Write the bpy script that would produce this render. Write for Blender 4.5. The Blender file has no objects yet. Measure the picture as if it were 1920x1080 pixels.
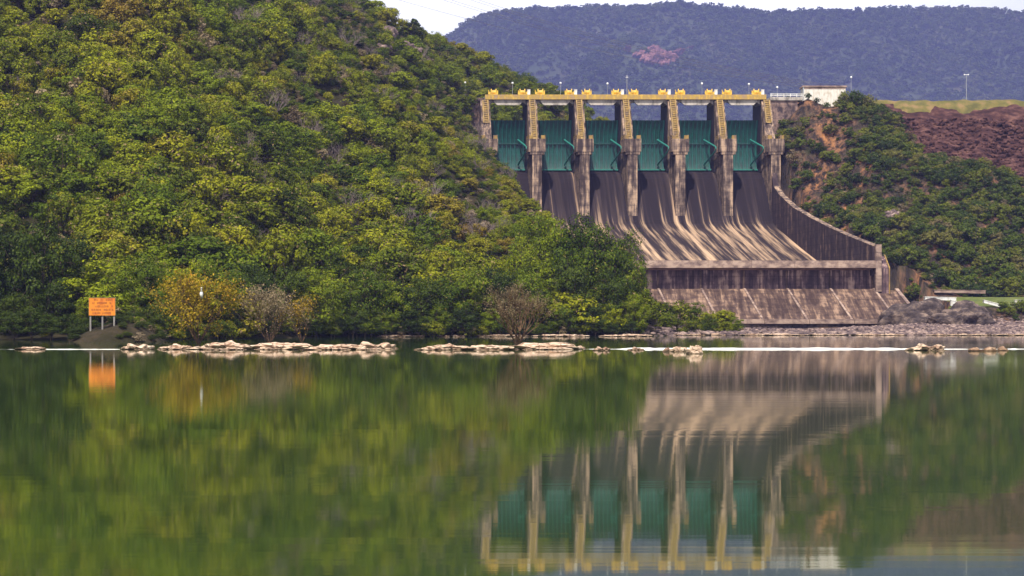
import bpy, math, random
import numpy as np
from mathutils import Vector
rng = np.random.default_rng(11)
random.seed(5)
sc = bpy.context.scene
R = math.radians

# ------------------------------------------------------------------ camera
F_PX, HORIZON, CAM_H = 4000.0, 602.0, 3.0          # focal length in photo pixels, horizon row, eye height
cam_d = bpy.data.cameras.new('camera'); cam = bpy.data.objects.new('camera', cam_d)
sc.collection.objects.link(cam); sc.camera = cam
cam.location = (0, 0, CAM_H); cam.rotation_euler = (R(90), 0, 0)
cam_d.sensor_width = 36; cam_d.lens = 36 * F_PX / 1920
cam_d.shift_y = (HORIZON - 540) / 1920
cam_d.clip_start = 0.5; cam_d.clip_end = 20000

# ------------------------------------------------------------------ sky and sun
SUN_EL, SUN_AZ = R(56), R(196)                      # azimuth clockwise from +Y: behind the camera, a little to the left
w = bpy.data.worlds.new('World'); sc.world = w; w.use_nodes = True
nt = w.node_tree; nt.nodes.clear()
sky = nt.nodes.new('ShaderNodeTexSky'); sky.sky_type = 'NISHITA'; sky.sun_disc = False
sky.sun_elevation = SUN_EL; sky.sun_rotation = SUN_AZ; sky.dust_density = 2.5; sky.altitude = 300
tc = nt.nodes.new('ShaderNodeTexCoord')
mp = nt.nodes.new('ShaderNodeMapping'); mp.inputs['Scale'].default_value = (1, 1, 2.6)
nz = nt.nodes.new('ShaderNodeTexNoise'); nz.inputs['Scale'].default_value = 3.2; nz.inputs['Detail'].default_value = 7
rp = nt.nodes.new('ShaderNodeValToRGB'); rp.color_ramp.elements[0].position = .36; rp.color_ramp.elements[1].position = .60
rp.color_ramp.elements[0].color = (.72, .72, .72, 1); rp.color_ramp.elements[1].color = (1, 1, 1, 1)
mx = nt.nodes.new('ShaderNodeMix'); mx.data_type = 'RGBA'; mx.inputs['B'].default_value = (24, 24.2, 24.4, 1)
bg = nt.nodes.new('ShaderNodeBackground'); bg.inputs['Strength'].default_value = 0.052
wo = nt.nodes.new('ShaderNodeOutputWorld')
L = nt.links.new
L(tc.outputs['Generated'], mp.inputs['Vector']); L(mp.outputs[0], nz.inputs['Vector']); L(nz.outputs['Fac'], rp.inputs['Fac'])
L(sky.outputs[0], mx.inputs['A']); sx_ = nt.nodes.new('ShaderNodeSeparateXYZ'); L(tc.outputs['Generated'], sx_.inputs[0])
el = nt.nodes.new('ShaderNodeMapRange'); el.interpolation_type = 'SMOOTHSTEP'; L(sx_.outputs['Z'], el.inputs[0]); el.inputs[1].default_value = .10; el.inputs[2].default_value = .55; el.inputs[3].default_value = 1.0; el.inputs[4].default_value = .30
ml = nt.nodes.new('ShaderNodeMath'); ml.operation = 'MULTIPLY'; L(rp.outputs['Color'], ml.inputs[0]); L(el.outputs[0], ml.inputs[1]); L(ml.outputs[0], mx.inputs['Factor']); L(mx.outputs['Result'], bg.inputs['Color'])
L(bg.outputs[0], wo.inputs['Surface'])
sun_d = bpy.data.lights.new('sun', 'SUN'); sun = bpy.data.objects.new('sun', sun_d); sc.collection.objects.link(sun)
sun_d.energy = 5.0; sun_d.angle = R(.8); sun_d.color = (1, .93, .82)
sd = Vector((math.sin(SUN_AZ) * math.cos(SUN_EL), math.cos(SUN_AZ) * math.cos(SUN_EL), math.sin(SUN_EL)))
sun.rotation_euler = (-sd).to_track_quat('-Z', 'Y').to_euler(); sun.location = (-100, -100, 300)

# ------------------------------------------------------------------ exposure and renderer
vs = sc.view_settings; vs.view_transform = 'Standard'; vs.look = 'None'; vs.exposure = 0.42; vs.gamma = 1; vs.use_curve_mapping = False
cy = sc.cycles; cy.use_denoising = True; cy.max_bounces = 6; cy.diffuse_bounces = 3; cy.glossy_bounces = 3
cy.transmission_bounces = 3; cy.volume_bounces = 0; cy.transparent_max_bounces = 6; cy.caustics_reflective = False; cy.caustics_refractive = False

# ------------------------------------------------------------------ helpers
def P(px, py, D):                                   # a row and column of the photo at a chosen distance, as a place
    return np.array([(px - 960) / F_PX * D, D, CAM_H + (HORIZON - py) / F_PX * D])
def X(px, D): return (px - 960) / F_PX * D

def mat(name):
    m = bpy.data.materials.new(name); m.use_nodes = True
    return m, m.node_tree, m.node_tree.nodes['Principled BSDF']
def node(t, typ, **kw):
    n = t.nodes.new(typ)
    for k, v in kw.items():
        if k in n.inputs.keys() if hasattr(n.inputs, 'keys') else False: n.inputs[k].default_value = v
        else: setattr(n, k, v)
    return n
def ramp(t, fac, stops):
    r = t.nodes.new('ShaderNodeValToRGB'); e = r.color_ramp.elements
    while len(e) < len(stops): e.new(.5)
    for el, (p, c) in zip(e, stops): el.position = p; el.color = (*c, 1) if len(c) == 3 else c
    t.links.new(fac, r.inputs['Fac']); return r.outputs['Color']
def mixc(t, fac, a, b, mode='MIX'):
    m = t.nodes.new('ShaderNodeMix'); m.data_type = 'RGBA'; m.blend_type = mode
    for s, v in (('Factor', fac), ('A', a), ('B', b)):
        if hasattr(v, 'links') or isinstance(v, bpy.types.NodeSocket): t.links.new(v, m.inputs[s])
        else: m.inputs[s].default_value = v if s == 'Factor' else (*v, 1)
    return m.outputs['Result']
def noise(t, scale=1.0, detail=4, stretch=(1, 1, 1), coord='Object', rough=.55, offset=(0, 0, 0)):
    c = t.nodes.new('ShaderNodeTexCoord') if coord != 'World' else t.nodes.new('ShaderNodeNewGeometry')
    m = t.nodes.new('ShaderNodeMapping'); m.inputs['Scale'].default_value = stretch; m.inputs['Location'].default_value = offset
    n = t.nodes.new('ShaderNodeTexNoise'); n.inputs['Scale'].default_value = scale; n.inputs['Detail'].default_value = detail
    n.inputs['Roughness'].default_value = rough
    t.links.new(c.outputs['Position' if coord == 'World' else coord], m.inputs['Vector']); t.links.new(m.outputs[0], n.inputs['Vector'])
    return n.outputs['Fac']
def bump(t, b, h, strength, dist):
    n = t.nodes.new('ShaderNodeBump'); n.inputs['Strength'].default_value = strength; n.inputs['Distance'].default_value = dist
    t.links.new(h, n.inputs['Height']); t.links.new(n.outputs[0], b.inputs['Normal'])

def link(name, me, m=None, parent=None):
    o = bpy.data.objects.new(name, me); sc.collection.objects.link(o)
    if m is not None and me is not None and not me.materials: me.materials.append(m)
    if parent is not None: o.parent = parent
    return o
def empty(name, loc=(0, 0, 0), rz=0):
    o = bpy.data.objects.new(name, None); sc.collection.objects.link(o); o.location = loc; o.rotation_euler = (0, 0, rz)
    o.empty_display_size = .3; return o
def tag(o, label=None, cat=None, group=None, kind=None):
    for k, v in (('label', label), ('category', cat), ('group', group), ('kind', kind)):
        if v: o[k] = v
    return o
def copy_tree(o, parent=None):
    c = o.copy(); sc.collection.objects.link(c); c.parent = parent
    for ch in list(o.children): copy_tree(ch, c)
    return c

class MB:
    def __init__(s): s.v = []; s.f = []
    def add(s, v, f):
        n = len(s.v); s.v += [tuple(map(float, p)) for p in v]; s.f += [tuple(i + n for i in q) for q in f]; return s
    def box(s, x0, x1, y0, y1, z0, z1, T=None):
        v = [(x, y, z) for z in (z0, z1) for y in (y0, y1) for x in (x0, x1)]
        if T: v = [T(*p) for p in v]
        return s.add(v, [(0, 2, 3, 1), (4, 5, 7, 6), (0, 1, 5, 4), (2, 6, 7, 3), (0, 4, 6, 2), (1, 3, 7, 5)])
    def prism(s, prof, u0, u1, T=None):             # (v, z) outline drawn out along u
        n = len(prof); v = [(u0, a, b) for a, b in prof] + [(u1, a, b) for a, b in prof]
        if T: v = [T(*p) for p in v]
        f = [tuple(range(n)), tuple(range(2 * n - 1, n - 1, -1))] + [(i, i + n, (i + 1) % n + n, (i + 1) % n) for i in range(n)]
        return s.add(v, f)
    def tube(s, p0, p1, r0, r1=None, n=6, cap=True):
        r1 = r0 if r1 is None else r1
        p0, p1 = Vector(p0), Vector(p1); d = (p1 - p0)
        if d.length < 1e-6: return s
        d.normalize(); a = d.orthogonal().normalized(); b = d.cross(a)
        v = []
        for p, r in ((p0, r0), (p1, r1)):
            v += [tuple(p + (a * math.cos(2 * math.pi * k / n) + b * math.sin(2 * math.pi * k / n)) * r) for k in range(n)]
        f = [(k, (k + 1) % n, (k + 1) % n + n, k + n) for k in range(n)]
        if cap: f += [tuple(range(n - 1, -1, -1)), tuple(range(n, 2 * n))]
        return s.add(v, f)
    def ball(s, c, r, n=8, m=6, sq=(1, 1, 1)):
        v = [(c[0], c[1], c[2] - r * sq[2])]
        for i in range(1, m):
            t = math.pi * i / m
            v += [(c[0] + r * sq[0] * math.sin(t) * math.cos(2 * math.pi * k / n), c[1] + r * sq[1] * math.sin(t) * math.sin(2 * math.pi * k / n), c[2] - r * sq[2] * math.cos(t)) for k in range(n)]
        v.append((c[0], c[1], c[2] + r * sq[2])); e = len(v) - 1
        f = [(0, 1 + (k + 1) % n, 1 + k) for k in range(n)]
        for i in range(m - 2):
            a = 1 + i * n; f += [(a + k, a + (k + 1) % n, a + n + (k + 1) % n, a + n + k) for k in range(n)]
        a = 1 + (m - 2) * n; f += [(a + k, a + (k + 1) % n, e) for k in range(n)]
        return s.add(v, f)
    def mesh(s, name, m, smooth=False):
        me = bpy.data.meshes.new(name); me.from_pydata(s.v, [], s.f); me.validate(); me.update()
        if smooth: me.polygons.foreach_set('use_smooth', [True] * len(me.polygons))
        me.materials.append(m); return me
    def build(s, name, m, parent=None, smooth=False): return link(name, s.mesh(name, m, smooth), None, parent)

def vnoise(x, y, seed=0):                           # smooth value noise, numpy
    x = np.asarray(x, float); y = np.asarray(y, float)
    xi, yi = np.floor(x).astype(np.int64), np.floor(y).astype(np.int64); fx, fy = x - xi, y - yi
    fx = fx * fx * (3 - 2 * fx); fy = fy * fy * (3 - 2 * fy)
    def h(a, b):
        n = (a * 374761393 + b * 668265263 + seed * 1442695041) & 0xffffffff
        n = ((n ^ (n >> 13)) * 1274126177) & 0xffffffff
        return ((n ^ (n >> 16)) & 0xffff) / 65535.0
    return (h(xi, yi) * (1 - fx) + h(xi + 1, yi) * fx) * (1 - fy) + (h(xi, yi + 1) * (1 - fx) + h(xi + 1, yi + 1) * fx) * fy
def fbm(x, y, seed=0, o=4):
    return sum((vnoise(x * 2 ** k, y * 2 ** k, seed + k) - .5) * .5 ** k for k in range(o))

# ------------------------------------------------------------------ materials
def concrete(name, dark, mid, pale, stretch, lo=.40, hi=.62, scale=1.0, bumpd=.05, seed=0, extra=None):
    m, t, b = mat(name)
    n1 = noise(t, scale, 6, stretch, rough=.62, offset=(seed, seed * 2, seed)); n2 = noise(t, .35, 5, (1, 1, 1), rough=.6, offset=(seed, 3, 1))
    n3 = noise(t, 2.3, 3, stretch, offset=(7, seed, 2))
    a = t.nodes.new('ShaderNodeMath'); a.operation = 'MULTIPLY_ADD'; t.links.new(n2, a.inputs[0]); a.inputs[1].default_value = .55; t.links.new(n1, a.inputs[2])
    s = t.nodes.new('ShaderNodeMath'); s.operation = 'MULTIPLY_ADD'; t.links.new(n3, s.inputs[0]); s.inputs[1].default_value = .25; t.links.new(a.outputs[0], s.inputs[2])
    o = t.nodes.new('ShaderNodeMath'); o.operation = 'SUBTRACT'; t.links.new(s.outputs[0], o.inputs[0]); o.inputs[1].default_value = .40
    c = ramp(t, o.outputs[0], [(lo, dark), ((lo + hi) / 2, mid), (hi, pale)])
    g_ = t.nodes.new('ShaderNodeTexCoord'); z_ = t.nodes.new('ShaderNodeSeparateXYZ'); t.links.new(g_.outputs['Object'], z_.inputs[0])
    f_ = t.nodes.new('ShaderNodeMath'); f_.operation = 'MULTIPLY'; t.links.new(z_.outputs[2], f_.inputs[0]); f_.inputs[1].default_value = .42; h_ = t.nodes.new('ShaderNodeMath'); h_.operation = 'FRACT'; t.links.new(f_.outputs[0], h_.inputs[0])
    c = mixc(t, 1.0, c, ramp(t, h_.outputs[0], [(0, (.55, .55, .55)), (.07, (1, 1, 1)), (.97, (1, 1, 1)), (1, (.55, .55, .55))]), 'MULTIPLY')
    if extra: c = extra(t, c)
    t.links.new(c, b.inputs['Base Color']); b.inputs['Roughness'].default_value = .85; b.inputs['Specular IOR Level'].default_value = .15
    bump(t, b, noise(t, 1.7, 6), .5, bumpd)
    return m
DARK, MIDC, PALE = (.030, .022, .027), (.105, .078, .074), (.47, .33, .22)
M = {}
def seal_stain(t, c):
    g = t.nodes.new('ShaderNodeNewGeometry'); sp = t.nodes.new('ShaderNodeSeparateXYZ'); t.links.new(g.outputs['Position'], sp.inputs[0])
    n = t.nodes.new('ShaderNodeMath'); n.operation = 'MULTIPLY_ADD'; t.links.new(noise(t, .5, 5, (1, 1, .15), coord='World'), n.inputs[0]); n.inputs[1].default_value = 6; t.links.new(sp.outputs[1], n.inputs[2])
    r = t.nodes.new('ShaderNodeMapRange'); r.interpolation_type = 'SMOOTHSTEP'; t.links.new(n.outputs[0], r.inputs[0]); r.inputs[1].default_value = 796.5; r.inputs[2].default_value = 799.5
    return mixc(t, r.outputs[0], c, (.022, .017, .02))
M['pier'] = concrete('pier_concrete', (.05, .035, .032), (.165, .118, .096), (.46, .32, .22), (.8, .8, .07), .39, .65, extra=seal_stain)
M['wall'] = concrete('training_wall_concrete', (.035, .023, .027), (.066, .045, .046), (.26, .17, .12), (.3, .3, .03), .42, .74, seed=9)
M['lip'] = concrete('lip_concrete', (.13, .09, .08), (.25, .175, .145), (.40, .29, .23), (.3, .3, .6), .34, .62, seed=2)
M['recess'] = concrete('recess_concrete', (.06, .038, .045), (.14, .088, .095), (.46, .32, .27), (.9, .9, .05), .40, .68, seed=13)
M['apron'] = concrete('apron_concrete', (.048, .029, .025), (.108, .068, .053), (.30, .195, .135), (.7, .06, .10), .38, .68, seed=6)
M['girder'] = concrete('girder_concrete', (.2, .18, .16), (.38, .34, .3), (.5, .45, .4), (.5, .5, .2), .35, .6, seed=3)
M['stone'] = concrete('abutment_stone', (.05, .036, .04), (.14, .095, .085), (.27, .18, .15), (.6, .6, .4), .36, .62, seed=21)

def chute_mat(name, dark, mid, pale, lo, hi, seed, wake):
    m, t, b = mat(name)
    def math_(op, a, b_=None, c_=None):
        n = t.nodes.new('ShaderNodeMath'); n.operation = op
        for i, v in enumerate((a, b_, c_)):
            if v is None: continue
            if isinstance(v, (int, float)): n.inputs[i].default_value = v
            else: t.links.new(v, n.inputs[i])
        return n.outputs[0]
    g = t.nodes.new('ShaderNodeNewGeometry'); sp = t.nodes.new('ShaderNodeSeparateXYZ'); t.links.new(g.outputs['Position'], sp.inputs[0])
    v = math_('SUBTRACT', 800.0, sp.outputs[1]); u = math_('SUBTRACT', sp.outputs[0], math_('MULTIPLY', v, .1167))
    def fl(su, sv, detail, off):
        c = t.nodes.new('ShaderNodeCombineXYZ'); t.links.new(math_('MULTIPLY', u, su), c.inputs[0]); t.links.new(math_('MULTIPLY', v, sv), c.inputs[1]); c.inputs[2].default_value = off
        n = t.nodes.new('ShaderNodeTexNoise'); n.inputs['Scale'].default_value = 1; n.inputs['Detail'].default_value = detail; n.inputs['Roughness'].default_value = .6; t.links.new(c.outputs[0], n.inputs['Vector']); return n.outputs['Fac']
    a = fl(.30, .014, 5, seed); a2 = fl(.9, .03, 5, seed + 3); a3 = fl(.8, .028, 7, seed + 7)
    st = math_('ADD', math_('MULTIPLY', a, .50), math_('ADD', math_('MULTIPLY', a2, .24), math_('MULTIPLY', a3, .26)))
    ph = math_('FRACT', math_('DIVIDE', math_('ADD', math_('ADD', u, 10.65), math_('MULTIPLY', math_('SUBTRACT', a3, .5), 2.0)), 17.45))
    wk = math_('MULTIPLY', math_('MAXIMUM', math_('SMOOTH_MIN', math_('MULTIPLY', math_('SUBTRACT', ph, .80), 9.0), 1.0, .3), 0.0), wake)
    st = math_('ADD', st, wk)
    mr = t.nodes.new('ShaderNodeMapRange'); mr.interpolation_type = 'SMOOTHSTEP'; t.links.new(math_('ADD', v, math_('MULTIPLY', math_('SUBTRACT', a2, .5), 26.0)), mr.inputs[0])
    mr.inputs[1].default_value = 14; mr.inputs[2].default_value = 34; mr.inputs[3].default_value = -.055; mr.inputs[4].default_value = .055
    st = math_('ADD', st, mr.outputs[0])
    c = ramp(t, st, [(lo, dark), (lo + (hi - lo) * .45, mid), (hi, pale)])
    t.links.new(c, b.inputs['Base Color']); b.inputs['Roughness'].default_value = .85; b.inputs['Specular IOR Level'].default_value = .12; bump(t, b, a3, .5, .06); return m
M['chute'] = chute_mat('chute_concrete', (.016, .011, .014), (.040, .028, .028), (.50, .34, .22), .44, .66, 1.0, .07)
M['chutelow'] = M['chute']

def paint(name, col, rough=.5, var=.25, wear=None, metal=0):
    m, t, b = mat(name)
    n = noise(t, 1.1, 6, (1, 1, .35)); d = tuple(c * (1 - var) for c in col)
    c = ramp(t, n, [(.35, wear or d), (.5, d), (.65, col)])
    t.links.new(c, b.inputs['Base Color']); b.inputs['Roughness'].default_value = rough; b.inputs['Metallic'].default_value = metal
    return m
M['yellow'] = paint('yellow_paint', (.78, .50, .05), .55, .2, (.36, .2, .05))
M['beamyellow'] = paint('weathered_yellow_beam', (.58, .37, .06), .6, .3, (.34, .22, .12))
M['ochre'] = paint('ochre_paint', (.38, .235, .05), .65, .35, (.17, .11, .07))
M['teal'] = paint('teal_gate_paint', (.0005, .074, .062), .45, .3, (.006, .034, .03))
M['ribhighlight'] = paint('teal_rib_highlight', (.002, .115, .096), .4, .3)  # gate teal made lighter: the ribs' highlight is put into the colour
M['tealight'] = paint('pale_teal_paint', (.03, .24, .19), .5, .2)
M['white'] = paint('white_paint', (.80, .79, .75), .6, .12, (.5, .46, .4))
M['cream'] = paint('cream_wall', (.74, .70, .62), .8, .1, (.5, .43, .33))
M['metal'] = paint('grey_steel', (.35, .36, .37), .45, .2)
M['cable'] = paint('cable_steel', (.10, .08, .08), .6, .1)
M['globe'] = paint('lamp_globe', (.82, .82, .80), .25, .05)
M['sign'] = paint('orange_sign_paint', (.76, .235, .008), .5, .14, (.55, .13, .008))
M['ink'] = paint('brown_sign_ink', (.16, .03, .008), .6, .2)
M['post'] = paint('sign_post_grey', (.25, .23, .215), .7, .25)
M['glassd'] = paint('dark_window', (.03, .035, .04), .15, .1)

def rockmat(name, a, b_, c_, scale=.6, bd=.15):
    m, t, b = mat(name)
    n = noise(t, scale, 8, (1, 1, 1.6), coord='World', rough=.65)
    t.links.new(ramp(t, n, [(.34, a), (.5, b_), (.66, c_)]), b.inputs['Base Color']); b.inputs['Roughness'].default_value = .9; b.inputs['Specular IOR Level'].default_value = .15
    bump(t, b, noise(t, scale * 4, 7, coord='World'), .7, bd); return m
def crackrock(name, a, b_, c_):
    m = rockmat(name, a, b_, c_, .9, .08); t = m.node_tree; b = t.nodes['Principled BSDF']
    g = t.nodes.new('ShaderNodeNewGeometry'); mp_ = t.nodes.new('ShaderNodeMapping'); mp_.inputs['Scale'].default_value = (.7, .7, 3.2); mp_.inputs['Rotation'].default_value = (.2, .25, .4)
    vo = t.nodes.new('ShaderNodeTexVoronoi'); vo.feature = 'DISTANCE_TO_EDGE'; vo.inputs['Scale'].default_value = 1.3; t.links.new(g.outputs['Position'], mp_.inputs[0]); t.links.new(mp_.outputs[0], vo.inputs['Vector'])
    old = b.inputs['Base Color'].links[0].from_socket; cr_ = ramp(t, vo.outputs['Distance'], [(0, (.3, .3, .3)), (.09, (1, 1, 1))]); c = mixc(t, 1.0, old, cr_, 'MULTIPLY')
    sp = t.nodes.new('ShaderNodeSeparateXYZ'); t.links.new(g.outputs['Position'], sp.inputs[0]); ad = t.nodes.new('ShaderNodeMath'); ad.operation = 'MULTIPLY_ADD'; t.links.new(noise(t, 1.2, 4, coord='World'), ad.inputs[0]); ad.inputs[1].default_value = -.16; t.links.new(sp.outputs[2], ad.inputs[2])
    wet = ramp(t, ad.outputs[0], [(0, (.34, .33, .3)), (.06, (1, 1, 1))]); t.links.new(mixc(t, 1.0, c, wet, 'MULTIPLY'), b.inputs['Base Color']); return m
M['pinkrock'] = crackrock('pale_pink_rock', (.22, .13, .09), (.56, .40, .29), (.74, .58, .45))
M['brownrock'] = crackrock('brown_rock', (.08, .05, .035), (.27, .17, .11), (.5, .36, .25))
M['greyrock'] = rockmat('grey_outcrop_rock', (.022, .017, .018), (.072, .054, .052), (.24, .175, .14), .35, .6)
M['bankrock'] = rockmat('purple_grey_rock', (.045, .032, .036), (.13, .092, .09), (.40, .29, .24), .5, .1)
M['riprap'] = rockmat('red_brown_riprap', (.022, .009, .009), (.060, .026, .023), (.14, .070, .055), .25, .3)

def foliage(name, cols, dry, tr=.22, world=.02):
    """leaf colour: per plant, per leaf, and in patches over the slope"""
    m, t, b = mat(name); t.nodes.remove(b)
    oi = t.nodes.new('ShaderNodeObjectInfo'); at = t.nodes.new('ShaderNodeAttribute'); at.attribute_name = 'tint'
    pn = noise(t, world, 3, (1, 1, 1), coord='World', rough=.5)
    s = t.nodes.new('ShaderNodeMath'); s.operation = 'MULTIPLY_ADD'; t.links.new(pn, s.inputs[0]); s.inputs[1].default_value = .9; 
    q = t.nodes.new('ShaderNodeMath'); q.operation = 'MULTIPLY_ADD'; t.links.new(oi.outputs['Random'], q.inputs[0]); q.inputs[1].default_value = .75; q.inputs[2].default_value = -.33
    t.links.new(q.outputs[0], s.inputs[2])
    k = len(cols); c = ramp(t, s.outputs[0], [(i / (k - 1), col) for i, col in enumerate(cols)])
    lt = t.nodes.new('ShaderNodeMapRange'); t.links.new(at.outputs['Fac'], lt.inputs[0]); lt.inputs[3].default_value = .6; lt.inputs[4].default_value = 1.5
    hv = t.nodes.new('ShaderNodeHueSaturation'); t.links.new(c, hv.inputs['Color']); t.links.new(lt.outputs[0], hv.inputs['Value'])
    hm = t.nodes.new('ShaderNodeMapRange'); t.links.new(at.outputs['Fac'], hm.inputs[0]); hm.inputs[3].default_value = .506; hm.inputs[4].default_value = .485
    t.links.new(hm.outputs[0], hv.inputs['Hue'])
    gt = t.nodes.new('ShaderNodeMath'); gt.operation = 'GREATER_THAN'; t.links.new(at.outputs['Fac'], gt.inputs[0]); gt.inputs[1].default_value = .955
    c = mixc(t, gt.outputs[0], hv.outputs[0], dry)
    d = t.nodes.new('ShaderNodeBsdfPrincipled'); t.links.new(c, d.inputs['Base Color']); d.inputs['Roughness'].default_value = .55
    d.inputs['Specular IOR Level'].default_value = .10
    r = t.nodes.new('ShaderNodeBsdfTranslucent'); t.links.new(c, r.inputs['Color'])
    x = t.nodes.new('ShaderNodeMixShader'); x.inputs[0].default_value = tr; L2 = t.links.new
    L2(d.outputs[0], x.inputs[1]); L2(r.outputs[0], x.inputs[2]); L2(x.outputs[0], t.nodes['Material Output'].inputs['Surface'])
    return m
M['olive'] = foliage('olive_leaves', [(.022, .036, .003), (.082, .108, .003), (.150, .175, .004), (.220, .230, .005), (.205, .145, .018)], (.26, .18, .09))
M['green'] = foliage('green_leaves', [(.022, .042, .003), (.078, .118, .003), (.155, .200, .004), (.245, .265, .005)], (.16, .15, .03))
M['lime'] = foliage('lime_leaves', [(.040, .070, .003), (.085, .125, .004), (.135, .175, .005), (.190, .220, .006)], (.25, .2, .05))
M['deep'] = foliage('dark_green_leaves', [(.016, .030, .004), (.036, .060, .005), (.070, .098, .006)], (.10, .11, .03))
M['cool'] = foliage('cool_green_leaves', [(.018, .036, .007), (.044, .074, .008), (.085, .120, .009), (.140, .155, .012), (.17, .135, .06)], (.2, .16, .1))
M['dry'] = foliage('dry_brown_leaves', [(.12, .09, .045), (.21, .165, .085), (.29, .23, .15)], (.3, .24, .17))
M['gold'] = foliage('golden_leaves', [(.26, .20, .012), (.36, .25, .014), (.42, .25, .02)], (.48, .24, .03))
M['far'] = foliage('far_forest_leaves', [(.012, .026, .009), (.032, .056, .016), (.065, .095, .024), (.105, .115, .036)], (.16, .14, .08), world=.0045)
M['bark'] = rockmat('brown_bark', (.03, .022, .016), (.07, .05, .038), (.13, .1, .08), 2.5, .02)
M['paletwig'] = rockmat('pale_dead_wood', (.25, .2, .18), (.42, .35, .31), (.6, .53, .47), 2, .02)
M['greytwig'] = rockmat('purple_grey_twigs', (.10, .075, .075), (.19, .145, .14), (.29, .23, .21), 2, .02)
M['browntwig'] = rockmat('brown_twigs', (.05, .03, .02), (.11, .065, .04), (.18, .11, .06), 2, .02)

m, t, b = mat('undergrowth_ground')
n = noise(t, .12, 8, coord='World', rough=.65); n2 = noise(t, .9, 5, coord='World')
c = ramp(t, n, [(.33, (.016, .018, .007)), (.5, (.035, .03, .014)), (.62, (.07, .05, .03)), (.75, (.15, .10, .075))])
c = mixc(t, n2, c, (.02, .018, .009)); t.links.new(c, b.inputs['Base Color']); b.inputs['Roughness'].default_value = .95; b.inputs['Specular IOR Level'].default_value = .1
bump(t, b, n2, .8, .6); M['earth'] = m
m, t, b = mat('rocky_slope_ground')
n = noise(t, .10, 8, (1, 1, .45), coord='World', rough=.65); n2 = noise(t, .8, 6, coord='World')
c = ramp(t, n, [(.36, (.03, .034, .014)), (.46, (.085, .06, .04)), (.54, (.19, .10, .06)), (.66, (.42, .19, .075))])
vs2 = noise(t, .45, 7, (1, 1, .22), coord='World', rough=.7)
c = mixc(t, ramp(t, vs2, [(.42, (1, 1, 1)), (.58, (0, 0, 0))]), c, (.028, .022, .02)); t.links.new(c, b.inputs['Base Color']); b.inputs['Roughness'].default_value = .95; b.inputs['Specular IOR Level'].default_value = .1
bump(t, b, vs2, 1, 1.6); M['slope'] = m
m, t, b = mat('river_bed_mud')
t.links.new(ramp(t, noise(t, .2, 6, coord='World'), [(.3, (.02, .02, .01)), (.7, (.06, .05, .03))]), b.inputs['Base Color']); M['mud'] = m
m, t, b = mat('lawn_grass')
t.links.new(ramp(t, noise(t, .5, 7, coord='World'), [(.35, (.05, .075, .006)), (.5, (.09, .115, .010)), (.65, (.15, .15, .02))]), b.inputs['Base Color'])
b.inputs['Roughness'].default_value = .9; M['lawn'] = m
m, t, b = mat('dry_crest_grass')
t.links.new(ramp(t, noise(t, .3, 8, coord='World'), [(.35, (.07, .065, .012)), (.5, (.12, .10, .018)), (.65, (.20, .13, .05))]), b.inputs['Base Color'])
b.inputs['Roughness'].default_value = .9; M['crest'] = m
m, t, b = mat('mountain_ground')
n = noise(t, .009, 8, coord='World', rough=.6)
c = ramp(t, n, [(.3, (.022, .036, .014)), (.55, (.035, .045, .018)), (.72, (.07, .06, .035))]); t.links.new(c, b.inputs['Base Color']); b.inputs['Roughness'].default_value = .95
M['mount'] = m
M['cliff'] = rockmat('red_cliff_rock', (.07, .036, .036), (.17, .080, .074), (.30, .15, .135), .03, 2)

# still river: dark green body, wind-ruffled gloss
m, t, b = mat('river_water')
b.inputs['Base Color'].default_value = (.026, .050, .006, 1); b.inputs['IOR'].default_value = 2.2
h1 = noise(t, 1.0, 3, (.05, .42, 1), coord='World'); h2 = noise(t, 1.0, 3, (.5, 3.2, 1), coord='World', offset=(3, 9, 0))
wr = t.nodes.new('ShaderNodeMapRange'); t.links.new(noise(t, 1.0, 4, (.010, .045, 1), coord='World', offset=(5, 2, 0)), wr.inputs[0]); wr.inputs[1].default_value = .38; wr.inputs[2].default_value = .62; wr.inputs[3].default_value = .028; wr.inputs[4].default_value = .048; t.links.new(wr.outputs[0], b.inputs['Roughness']); h3 = noise(t, 1.0, 2, (.012, .05, 1), coord='World')
bn = t.nodes.new('ShaderNodeBump'); bn.inputs['Strength'].default_value = 1; bn.inputs['Distance'].default_value = .0030; t.links.new(h1, bn.inputs['Height'])
bo = t.nodes.new('ShaderNodeBump'); bo.inputs['Strength'].default_value = 1; bo.inputs['Distance'].default_value = .00030; t.links.new(h2, bo.inputs['Height']); t.links.new(bn.outputs[0], bo.inputs['Normal'])
t.links.new(bo.outputs[0], b.inputs['Normal']); M['water'] = m
m, t, b = mat('sky_glint_white')  # sky reflection on the water painted as a white colour
t.links.new(ramp(t, noise(t, .25, 6, (1, 1, 1), coord='World'), [(.3, (.55, .56, .5)), (.6, (.84, .84, .8))]), b.inputs['Base Color']); b.inputs['Roughness'].default_value = .4; M['glint'] = m

# ------------------------------------------------------------------ terrain: thin-plate surface through surveyed points
SK = .1167                                           # the chute runs a little to the right of straight towards the river
def W(u, v, z): return (u + SK * v, 800.0 - v, z)
pts = []
def col(px, *dz):
    for D, z in dz: pts.append((X(px, D), D, z))
col(-400, (290, -6), (330, .4), (400, 30), (480, 62), (600, 105), (750, 150))
col(0, (300, -5), (344, .5), (400, 20), (450, 43), (520, 76), (600, 104), (700, 132), (850, 165))
col(300, (290, -5), (338, .5), (400, 19), (460, 43), (540, 76), (650, 116), (800, 150))
col(600, (340, -5), (395, .5), (450, 18), (520, 43), (600, 73), (700, 104), (800, 126), (920, 140))
col(800, (350, -5), (405, .5), (460, 14), (530, 33), (620, 60), (720, 86), (800, 103), (870, 108), (980, 110))
col(900, (410, .5), (470, 13), (540, 29), (620, 45), (700, 57))
col(875, (750, 69), (790, 80), (830, 90))
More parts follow.
